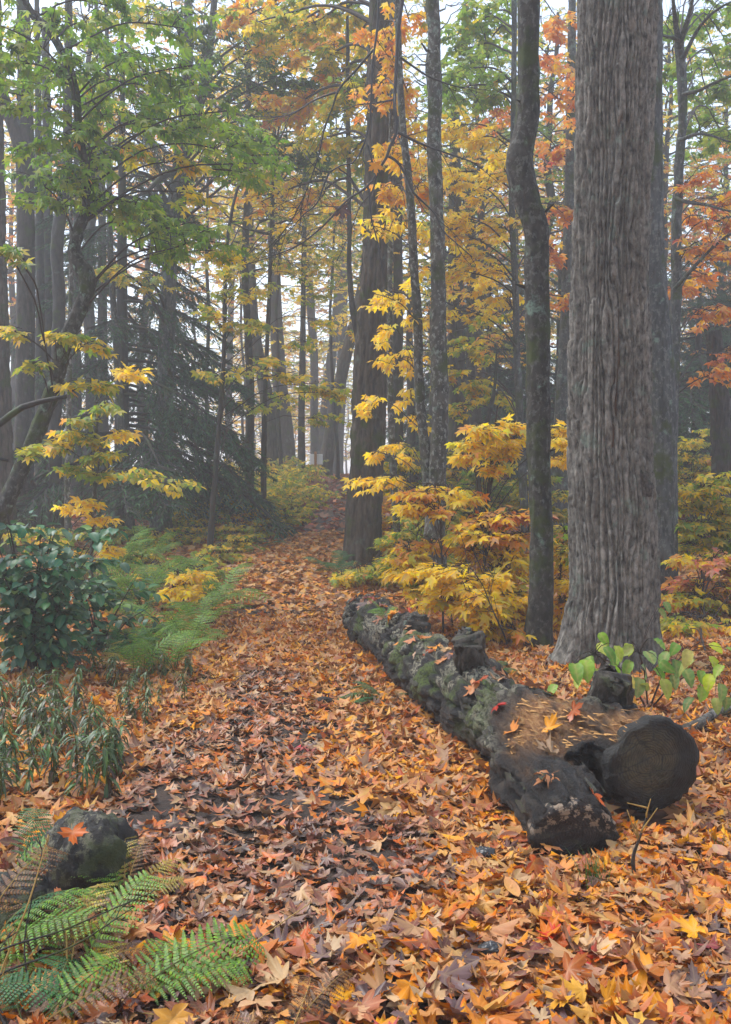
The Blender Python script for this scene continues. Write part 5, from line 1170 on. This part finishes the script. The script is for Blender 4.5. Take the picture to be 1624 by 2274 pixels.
# ------------------------------------------------------------------ stone, pebbles, sign
def rock_mat():
    N = NT('lichen_stone'); o = N.obj(); n1 = N.noise(o, 12, 6, .65)
    col = N.ramp(n1, [(.35, rgba((14, 14, 14))), (.6, rgba((44, 42, 39)))])
    col = N.mix(N.range(N.noise(o, 12, 7, .75), .5, .55, 0, .85), col, rgba((120, 116, 96)))
    col = N.mix(N.range(N.noise(o, 6, 5, .65), .48, .58, 0, .9), col, rgba((50, 62, 24)))
    bp = N.n('Bump', {'Strength': .9, 'Distance': .02, 'Height': N.noise(o, 30, 8, .7)})
    pb = N.n('BsdfPrincipled', {'Base Color': col, 'Roughness': .7, 'Normal': bp.outputs[0]}); N.t.links.new(pb.outputs[0], N.out.inputs[0]); return N.m
RK = rock_mat()
s1 = G(185, 1995); lump('stone', 'lichen-crusted grey boulder at the path edge among dying ferns', 'stone', s1 + np.array([0, .12, .09]), (.16, .14, .17), RK, amp=.17, seed=3)
s2 = G(25, 2090); lump('stone', 'second dark boulder low among the ferns at the left border', 'stone', s2 + np.array([-.03, .1, .05]), (.15, .12, .12), RK, amp=.17, seed=6)
DS = plain('wet_dark_stone', (58, 60, 62), .35, .5)
for k, (a, b, s, lb_) in enumerate(((1075, 1915, .045, 'small wet grey stone in the litter before the brown sawn end'), (1090, 2130, .035, 'flat slate pebble half buried in foreground leaves'))):
    p = G(a, b); lump('stone', lb_, 'stone', p + np.array([0, 0, .035]), (s, s * .8, s * .5), DS, amp=.2, seed=20 + k)
p = G(715, 1572); wch = thing('wood_chunk', 'black wet chunk of wood lying on the leafy path', 'wood', p)
limb(wch, [p + np.array([-.04, -.03, .035]), p + np.array([.0, .0, .05]), p + np.array([.07, .03, .035])], .032, .026, 'dark', 12, 10, 'chunk', .008, 3)
limb(wch, [p + np.array([.05, .03, .04]), p + np.array([.16, .02, .04])], .012, .006, 'dark', 6, 6, 'splinter', .004, 4)
sY = 27.0; sb_ = grounded(at(701, 1060, sY)[0], sY)
sign = thing('sign', 'white rectangular trail sign seen from behind on a wooden post', 'sign', sb_)
def boxg(c, d, bev=.006):
    c = np.asarray(c, float); d = np.asarray(d, float) / 2; V = []; e = bev
    for z, k in ((-d[2], e), (-d[2] + e, 0), (d[2] - e, 0), (d[2], e)):
        V += [(-d[0] + k, -d[1] + k, z), (d[0] - k, -d[1] + k, z), (d[0] - k, d[1] - k, z), (-d[0] + k, d[1] - k, z)]
    Q = [(3, 2, 1, 0), (12, 13, 14, 15)]
    for r_ in range(3):
        for k in range(4): Q.append((r_ * 4 + k, r_ * 4 + (k + 1) % 4, r_ * 4 + 4 + (k + 1) % 4, r_ * 4 + 4 + k))
    g = Geo(); g.add(np.array(V) + c, Q=np.array(Q)); return g
zt = at(701, 1003, sY)[2]; pw = 5.5 * sY / FPX
part('post', boxg(((sb_[0]), sY - .03, (sb_[2] - .2 + zt) / 2), (pw, .06, zt - sb_[2] + .2)), plain('post_wood', (176, 132, 92), .7), sign, False)
ba, bb = at(688.5, 1008.5, sY), at(717, 1031.5, sY)
part('board', boxg(((ba[0] + bb[0]) / 2, sY + .016, (ba[2] + bb[2]) / 2), (bb[0] - ba[0], .02, ba[2] - bb[2])), plain('white_board', (238, 240, 242), .5, var=.08), sign, False)

# ------------------------------------------------------------------ ferns
def frond_mesh(name, mat, npn=14, npl=9, seed=0, arch=.55, w=.36, stalk='stem_green', sparse=0.0):
    rg = np.random.default_rng(seed); g = Geo(); tt = np.linspace(0, 1, 14)
    ax_ = np.column_stack([.03 * np.sin(tt * 3), tt * (1 - .12 * tt * tt), .62 * tt - arch * tt * tt * 1.25])
    V, T, Q = tube(ax_, np.linspace(.0075, .0015, 14), 4, False); g.add(V, T, Q); nq = len(Q)
    for i in range(npn):
        t = .2 + .8 * (i + .3) / npn; ln = w * math.sin(math.pi * min(1, (1 - t) * .86 + .14) ** .85) ** .8 * (1 if t > .3 else .85) * (1.02 - .35 * t) + .02
        c = np.array([np.interp(t, tt, ax_[:, k]) for k in range(3)]); dv = unit(np.array([np.interp(min(t + .03, 1), tt, ax_[:, k]) for k in range(3)]) - np.array([np.interp(t - .03, tt, ax_[:, k]) for k in range(3)]))
        for sd in (-1, 1):
            if rg.random() < sparse: continue
            d = unit(np.array([sd, 0, 0]) * .92 + dv * .38 + np.array([0, 0, rg.uniform(-.22, .02)])); nrm = unit(np.cross(np.array([1.0, 0, 0]), dv)); l = ln * rg.uniform(.9, 1.08)
            s = np.linspace(.03, 1, npl); pc = c + d * (l * s)[:, None] - np.array([0, 0, .14]) * (l * s * s)[:, None]
            wd = .019 * (1 - s) ** .6 * (.35 + l / w * .8) + .006; fw = np.cross(nrm, d) * 1.0
            step = l / npl
            for ss in (-1, 1):
                tip = pc + fw * (ss * wd)[:, None] + d * step * .7 - nrm * .012; b0_ = pc - d * step * .42; b1_ = pc + d * step * .42
                mid_ = pc + fw * (ss * wd * .6)[:, None] + d * step * .62
                Vv = np.stack([b0_, b1_, mid_, tip, pc + fw * (ss * wd * .7)[:, None] - d * step * .12], 1).reshape(-1, 3); b = (np.arange(npl) * 5)[:, None]
                g.add(Vv, T=np.concatenate([b + np.array([[0, 1, 2]]), b + np.array([[0, 2, 4]]), b + np.array([[4, 2, 3]])]))
    me = to_mesh(name, g, M[mat], smooth=False); me.materials.append(M[stalk])
    nT = sum(len(x) for x in g.T); nQ = sum(len(x) for x in g.Q); mi = np.zeros(nT + nQ, np.int32); mi[nT:nT + nq] = 1; me.polygons.foreach_set('material_index', mi)
    return me
FR = {k: [frond_mesh('frond', m, seed=s + 10 * i_, arch=a, stalk=st, sparse=sp_, w=wd) for s, a in ((1, .5), (2, .75), (3, .35))] for i_, (k, m, st, sp_, wd) in enumerate((('green', 'l_fern', 'stem_green', 0, .25), ('dark', 'l_ferndark', 'stem_green', 0, .24), ('yellow', 'l_fernyel', 'rachis_tan', .12, .2), ('brown', 'l_fernbrown', 'rachis_tan', .25, .17)))}
def fern(label, base, fronds, group=None):
    base = np.asarray(base, float); root = thing('fern', label, 'fern', base, group)
    for k, (kind, az, ln, el) in enumerate(fronds):
        o = link('frond', FR[kind][k % 3], root); o.rotation_euler = (R(el), R(RNG.uniform(-20, 20)), R(az - 90)); o.scale = (ln,) * 3
        o.location = (RNG.normal(0, .015), RNG.normal(0, .015), 0)
    return root
def ring(kind, n, ln, el=(5, 30), a0=0, a1=360):
    return [(kind, a0 + (a1 - a0) * (k + RNG.uniform(.1, .9)) / n, ln * RNG.uniform(.75, 1.15), RNG.uniform(*el)) for k in range(n)]
fern('lush light green fern clump spreading beside the shrub left of the path', G(320, 1360), ring('green', 9, .8, (28, 55)))
fern('smaller light green fern between the lush clump and the path', G(370, 1420), ring('green', 6, .6, (20, 45)) + ring('yellow', 2, .5))
fern('pale fern behind the lush clump toward the grey trunk', G(270, 1270), ring('green', 7, .8, (30, 58)))
fern('fern arching beside the thin wavy sapling', G(340, 1250), ring('green', 6, .65, (30, 55)))
fern('yellowing low fern at the left path edge', G(440, 1430), ring('green', 4, .34) + ring('yellow', 4, .34))
fern('green fern low on the left bank above the drooping weeds', G(300, 1440), ring('green', 6, .5) + ring('dark', 3, .4))
for k, (a, b) in enumerate(((470, 1370), (430, 1330), (500, 1345), (330, 1310), (250, 1330), (400, 1290))):
    fern('leafy light green fern in the bank of ferns between the shrub and the path', G(a, b), ring('green', 5, .56 + .05 * (k % 3), (30, 58)) + ring('yellow', 1 + k % 2, .4, (20, 40)), 'ferns of the left bank')
for k, (a, b) in enumerate(((280, 1470), (350, 1465), (420, 1455), (240, 1500), (310, 1510), (390, 1500), (150, 1300), (210, 1290), (180, 1340), (300, 1400), (260, 1380), (450, 1410))):
    fern('small fern of the green bank above the wilted weeds, beside the path', G(a, b), ring('green' if k % 3 else 'dark', 4, .46 + .05 * (k % 3), (30, 58)) + ring('yellow', 1, .4, (25, 50)), 'small ferns beside the path')
fern('deep green fern growing against the left flank of the log', G(855, 1560), [('dark', 200, .42, 5), ('dark', 175, .34, 10), ('dark', 235, .36, 0), ('dark', 150, .30, 15), ('dark', 265, .34, 0), ('dark', 215, .3, 25), ('dark', 335, .22, 20)])
fern('small fern sprouting on top of the far part of the log', np.array([.16, 7.6, .36]), ring('green', 5, .24, (15, 45)))
fern('dark fern at the foot of the stout brown tree beside the path', G(745, 1275), ring('dark', 9, .55, (10, 35)))
fern('golden fern in front of the stout brown tree', G(830, 1300), ring('yellow', 6, .5, (10, 40)) + ring('green', 3, .5))
fern('dark fern in the shade at the bend of the path', G(590, 1215), ring('dark', 6, .4))
fern('little fern tuft behind the knobbed middle of the log', G(1105, 1500), ring('dark', 5, .22, (10, 35)))
fern('broad green foreground fern reaching over the leaves toward the path', G(250, 2260), [('green', 38, .52, 14), ('green', 66, .42, 22), ('green', 12, .4, 4), ('yellow', 100, .36, 12), ('brown', 130, .4, 8), ('dark', 170, .36, 4), ('brown', 340, .4, -5)])
fern('green fern crowding the lower left corner', G(60, 2300), [('green', 60, .42, 12), ('dark', 95, .42, 18), ('brown', 25, .4, 8), ('dark', 130, .36, 10)])
fern('withered brown fern drooping in the foreground litter', G(620, 2330), [('brown', 80, .26, 25), ('brown', 120, .26, 15), ('brown', 45, .28, 20), ('brown', 150, .22, 10), ('brown', 20, .22, 0)])
fern('dying tan fern curled in front of the lichen-crusted boulder', G(110, 2130), [('yellow', 60, .34, 25), ('brown', 100, .36, 30), ('yellow', 30, .3, 10), ('brown', 140, .34, 20), ('yellow', 80, .26, 0), ('brown', 10, .26, 5)])
fern('feathery fading fern rising beside the lichen-crusted boulder', G(270, 2010), [('yellow', 95, .32, 35), ('green', 120, .34, 30), ('brown', 70, .3, 30), ('yellow', 50, .3, 20), ('green', 150, .3, 30), ('yellow', 20, .22, 10)])
fern('dark fern frond cluster at the left border above the boulders', G(20, 1960), [('dark', 60, .34, 25), ('dark', 20, .3, 15), ('dark', 100, .34, 30), ('green', 45, .3, 35)])

fern('tall green fern leaning in from the left border over the boulders', G(-60, 2150), [('green', 20, .5, 25), ('dark', 45, .5, 32), ('green', 0, .46, 15), ('brown', 65, .5, 35), ('green', 340, .42, 8)])
fern('half-withered fern between the two boulders', G(150, 2200), [('yellow', 75, .4, 35), ('brown', 110, .42, 40), ('green', 50, .42, 30), ('brown', 20, .36, 15), ('green', 135, .36, 30)])
dst = thing('dead_stalk', 'tangle of dark and straw-coloured dead stalks over the foreground ferns', 'stalk', G(120, 2330))
for k, q in enumerate((((-30, 2130), (150, 2060), (330, 1990)), ((-20, 2180), (180, 2090), (300, 2010)), ((200, 2274), (420, 2180), (690, 2010)), ((120, 2330), (60, 2130), (90, 1890)), ((0, 2240), (60, 2000), (100, 1850)))):
    base_ = np.array(dst.location); Yq = base_[1] + .25
    limb(dst, [base_ + np.array([.05 * k - .1, 0, 0]), at(q[0][0], q[0][1], Yq - .1), at(q[1][0], q[1][1], Yq), at(q[2][0], q[2][1], Yq + .1)], .0045, .0015, 'rachis_tan' if k in (2, 4) else 'dark', 22, 6, 'stalk', .012, 30 + k, 6, .08)

# ------------------------------------------------------------------ drooping weeds and grass
def weed_mesh(seed):
    rg = np.random.default_rng(seed); g = Geo(); L = Leaves(); h = 1.0
    P_, r_ = resample([(0, 0, 0), (rg.normal(0, .04), rg.normal(0, .04), .55), (rg.normal(.1, .12), rg.normal(0, .1), 1.0)], 10, [.02, .015, .006]); g.add(*tube(P_, r_, 5))
    n = 40; t = rg.uniform(.2, 1, n); p = np.column_stack([np.interp(t, np.linspace(0, 1, 10), P_[:, k]) for k in range(3)]); az = rg.uniform(0, 6.28, n); dn = rg.uniform(.1, 1.6, n) * (1.25 - t)
    d = unit(np.column_stack([np.cos(az), np.sin(az), .25 - dn])); nr = unit(np.array([0, 0, 1.0]) - d * d[:, 2:3])
    L.add(p, d, nr, rg.uniform(.18, .36, n) * (1.2 - .4 * t)); return to_mesh('stalk', g, M['stem_green']), to_mesh('foliage', L.geo(NARROW), M['l_weed'], attr='vein')
WM = [weed_mesh(s) for s in range(5)]
def weed(p, h, label, group, rz):
    r_ = thing('weed', label, 'weed', p, group)
    sm, fm = WM[int(RNG.integers(0, 5))]
    o = link('stalk', sm, r_); o.rotation_euler = (0, 0, rz); o.scale = (h, h, h)
    link('foliage', fm, o, kind='stuff')
for k in range(34):
    a = RNG.uniform(-10, 270); b = RNG.uniform(1600, 1800) - .1 * a * .5; weed(G(a, b), RNG.uniform(.22, .36), 'wilted dark green weed stalk with drooping leaves in front of the blue-green shrub', 'wilted weeds before the shrub', RNG.uniform(0, 6.28))
for k in range(52):
    a = RNG.uniform(-10, 430); b = RNG.uniform(1430, 1620) + (400 - a) * .05; weed(G(a, b), RNG.uniform(.13, .24), 'short green weed wilting on the litter between shrub and path', 'short weeds at the path edge', RNG.uniform(0, 6.28))
def grass(p, n, h, spread, label, mat='stem_green', group=None):
    g = Geo(); r_ = RNG
    for k in range(n):
        b = np.asarray(p) + np.array([r_.normal(0, spread), r_.normal(0, spread), 0]); b[2] = float(gz(b[0], b[1])) - .01; az = r_.uniform(0, 6.28); hh = h * r_.uniform(.5, 1.2); le = r_.uniform(.15, .7); wv = np.array([-math.sin(az), math.cos(az), 0]) * .0028
        t = np.linspace(0, 1, 5)[:, None]; c = b + np.array([math.cos(az), math.sin(az), 0]) * le * hh * t ** 2 + np.array([0, 0, 1]) * hh * (t - .25 * le * t ** 2); ww = wv * (1 - t * .9)
        V_ = np.stack([c - ww, c + ww], 1).reshape(-1, 3); i_ = np.arange(4) * 2; g.add(V_, Q=np.column_stack([i_, i_ + 1, i_ + 3, i_ + 2]))
    o = solo('grass_tuft', g, M[mat], label, 'grass', p, group, False); o['kind'] = 'stuff'; return o
M['grass'] = plain('grass_blade', (78, 112, 46), .5, .4, trans=.3); M['drygrass'] = plain('dry_grass', (126, 120, 60), .6, trans=.3)
grass(G(1320, 1965), 46, .13, .025, 'bright green grass tuft under the brown sawn log end', 'grass')
grass(G(1590, 1900), 8, .12, .02, 'sparse grass blades in the litter right of the log', 'grass')
grass(G(570, 2130), 26, .06, .05, 'short grass tuft among foreground leaves', 'grass')
grass(G(505, 1305), 120, .3, .12, 'leaning grass clump at the left edge of the path', 'grass')
grass(G(470, 1325), 70, .26, .12, 'dry grass clump between the bright yellow seedling and the path', 'drygrass')
grass(G(400, 1480), 40, .16, .08, 'thin grass patch at the path edge below the ferns', 'grass')
grass(G(440, 1400), 60, .2, .14, 'sparse grass along the path below the bright yellow seedling', 'grass')
grass(G(380, 1520), 60, .18, .14, 'green grass fringe where the short weeds meet the path', 'grass')
grass(G(330, 1560), 40, .16, .08, 'green grass tuft among the short weeds', 'grass')

# ------------------------------------------------------------------ fallen leaves
def scatter(n, y0, y1, size, zlo, zhi, tilt, wm=.40, wx=.75, power=1.0):
    u = RNG.random(n); y = y0 + (y1 - y0) * u ** power
    # area-uniform over the trapezoid in view and a step beyond
    x = RNG.uniform(-1, 1, n) * (wm * y + wx); keep = RNG.random(n) < (wm * y + wx) / (wm * y1 + wx); x, y = x[keep], y[keep]; n = len(x)
    z = gz(x, y) + RNG.uniform(zlo, zhi, n)
    az = RNG.uniform(0, 6.28, n); d = np.column_stack([np.cos(az), np.sin(az), np.zeros(n)]); nr = np.column_stack([RNG.normal(0, tilt, n), RNG.normal(0, tilt, n), np.ones(n)]); nr = unit(nr)
    d = unit(d - nr * (d * nr).sum(1)[:, None]); S = size * RNG.triangular(.4, .9, 1.4, n)
    p = np.column_stack([x, y, z]) - d * (S * .4)[:, None]
    return p, d, nr, S
def in_log(p):
    c = np.concatenate([resample(ax[:, :3], 60), resample(np.array(LOGB)[:, :3], 30)]); m = np.zeros(len(p), bool)
    d = np.min(np.linalg.norm(p[:, None, :2] - c[None, :, :2], axis=2), axis=1)
    return d < .13
def litter(name, specs, temps, mat, sel):
    L = Leaves()
    for sp_ in specs:
        p, d, nr, S = scatter(*sp_); m = sel(p) & ~in_log(p); L.add(p[m], d[m], nr[m], S[m])
    o = link(name, to_mesh(name, L.geo(temps), M[mat], attr='vein')); o['kind'] = 'stuff'; return o
def wet(p):
    d = path_dist(p[:, 0], p[:, 1]); n = fbm(np.column_stack([p[:, 0] * 1.2, p[:, 1] * .8, p[:, 0] * 0]), 91, 3)
    return (d + n * .6 < .46) & (p[:, 1] < 7.5)
def bare(p):   # thin litter where the mud shows
    d = path_dist(p[:, 0], p[:, 1]); n = fbm(np.column_stack([p[:, 0] * 2.2, p[:, 1] * 1.6, p[:, 0] * 0 + 4]), 95, 3)
    return (d < .7) & (n > .2) & (RNG.random(len(p)) < .58) & (p[:, 1] < 12)
o = litter('leaf_litter', [(11000, 1.5, 4.2, .072, .004, .03, .2), (5200, 1.5, 4.2, .078, .02, .042, .28), (900, 1.5, 4.2, .084, .03, .05, .5)], FLOOR_HI_MIX, 'litter', lambda p: ~wet(p) & ~bare(p)); tag(o, 'orange and tan maple leaf litter covering the nearest forest floor', 'leaf litter', kind='stuff')
o = litter('leaf_litter', [(33000, 4.2, 10.5, .078, .004, .035, .22), (17000, 4.2, 10.5, .085, .02, .05, .42)], FLOOR_MID, 'litter', lambda p: ~wet(p) & ~bare(p)); tag(o, 'orange leaf litter either side of the log and round the massive maple', 'leaf litter', kind='stuff')
o = litter('leaf_litter', [(11000, 1.5, 4.2, .066, .006, .02, .12), (5000, 1.5, 4.2, .072, .012, .04, .3)], FLOOR_HI_MIX, 'litter_wet', lambda p: wet(p) & ~bare(p)); tag(o, 'wet purple-brown trodden leaves along the middle of the path', 'leaf litter', kind='stuff')
o = litter('leaf_litter', [(26000, 4.2, 8.5, .072, .006, .03, .25)], FLOOR_MID, 'litter_wet', lambda p: wet(p) & ~bare(p)); tag(o, 'damp brown trodden leaves farther along the path', 'leaf litter', kind='stuff')
o = litter('leaf_litter', [(46000, 10.5, 18.0, .092, .01, .06, .35)], FLOOR_LO, 'litter', lambda p: ~bare(p)); tag(o, 'orange leaf litter carpeting the path bend and middle ground', 'leaf litter', kind='stuff')
o = litter('leaf_litter', [(20000, 18.0, 36.0, .14, .01, .06, .35)], FLOOR_LO, 'litter_far', lambda p: p[:, 2] > -9); tag(o, 'reddish-brown leaf litter on the distant rise under the trees', 'leaf litter', kind='stuff')
# the nearest leaves one by one
FM = {}
for c in FL:
    FM[c] = []
    for k, (tv, tt, ta) in enumerate(FLOOR_HI):
        g = Geo(); g.add(tv, T=tt, A=ta)
        st = np.array([(0, 0.02, 0), (.012, .02, .0), (.03, -.3, .03), (.018, -.3, .03)]); g.add(st, Q=[(0, 1, 2, 3)], A=np.ones(4)); FM[c].append(to_mesh('fallen_leaf', g, M['f_' + c], attr='vein'))
LBL = {'orange': 'fallen orange maple leaf lying on the foreground litter', 'tan': 'pale tan fallen maple leaf lying on the foreground litter', 'russet': 'wet russet fallen maple leaf in the foreground litter', 'plum': 'dark plum-brown fallen maple leaf in the foreground litter', 'red': 'small bright red fallen leaf among the orange ones', 'gold': 'golden yellow fallen leaf on the foreground litter'}
def place_leaf(p, d, nr, s, c, label, group):
    y = unit(d - nr * np.dot(d, nr)); x = np.cross(y, nr); o = link('fallen_leaf', FM[c][int(RNG.integers(0, 10))])
    m = Matrix(((x[0] * s, y[0] * s, nr[0] * s, p[0]), (x[1] * s, y[1] * s, nr[1] * s, p[1]), (x[2] * s, y[2] * s, nr[2] * s, p[2]), (0, 0, 0, 1))); o.matrix_world = m; tag(o, label, 'leaf', group); return o
p, d, nr, S = scatter(1500, 2.55, 5.0, .092, .035, .052, .28, .37, 0.0); m = ~in_log(p); p, d, nr, S = p[m], d[m], nr[m], S[m]
order = np.argsort(p[:, 1])[:225]
cols = ['orange', 'tan', 'russet', 'plum', 'red', 'gold']
for i in order:
    on = path_dist(p[i:i + 1, 0], p[i:i + 1, 1])[0] < .8
    c = RNG.choice(cols, p=[.30, .25, .2, .21, .02, .02] if on else [.46, .22, .18, .09, .02, .03]); place_leaf(p[i], d[i], nr[i], S[i] * (.7 if c == 'red' else 1), c, LBL[c], '%s fallen leaves in the foreground' % c)
# leaves caught on the log
top_i = np.where((LOGN[:, 2] > .72))[0]; farw = top_i[(LOGV[top_i, 1] > 5.2)]; nearw = top_i[(LOGV[top_i, 1] < 5.2) & (LOGV[top_i, 2] < .47)]
for i in np.concatenate([RNG.choice(farw, 84), RNG.choice(nearw, 16)]):
    az = RNG.uniform(0, 6.28); c = RNG.choice(['orange', 'tan', 'russet', 'red', 'plum'], p=[.5, .22, .16, .05, .07]); nrm = unit(LOGN[i] + RNG.normal(0, .2, 3))
    place_leaf(LOGV[i] + np.array([0, 0, .018]), np.array([math.cos(az), math.sin(az), 0]), nrm, RNG.uniform(.065, .1), c, '%s maple leaf caught on top of the fallen log' % {'orange': 'orange', 'tan': 'pale tan', 'russet': 'russet', 'red': 'crimson', 'plum': 'dark plum'}[c], '%s leaves on the log' % c)
# one on the boulder, a dead one dangling from the bare limbs
place_leaf(s1 + np.array([-.03, -.02, .255]), np.array([.3, -.9, 0]), unit(np.array([.15, -.5, 1])), .085, 'orange', 'orange maple leaf draped over the lichen-crusted boulder', None)
place_leaf(c8(425, 1790, 10.4), np.array([.1, 0, -1.0]), np.array([0, -1.0, 0]), .15, 'plum', 'dead grey-brown leaf dangling from the bare hanging limb', None)
place_leaf(c8(715, 1410, 10.35), np.array([.1, 0, -1.0]), np.array([0, -1.0, 0]), .13, 'orange', 'single orange leaf clinging to the bare limb before the stout tree', None)

# ------------------------------------------------------------------ haze
def haze():
    g = boxg((0, 130, 11.5), (504, 400, 25.5), .01); N = NT('haze_air'); N.t.nodes.remove(N.t.nodes[0]) if False else None
    pv = N.n('VolumePrincipled', {'Color': (.91, .96, 1.0, 1), 'Density': HAZE_DENSITY, 'Anisotropy': .3}); N.t.links.new(pv.outputs[0], N.out.inputs['Volume'])
    o = link('haze', to_mesh('haze', g, N.m, smooth=False)); o['kind'] = 'stuff'; return o
haze()
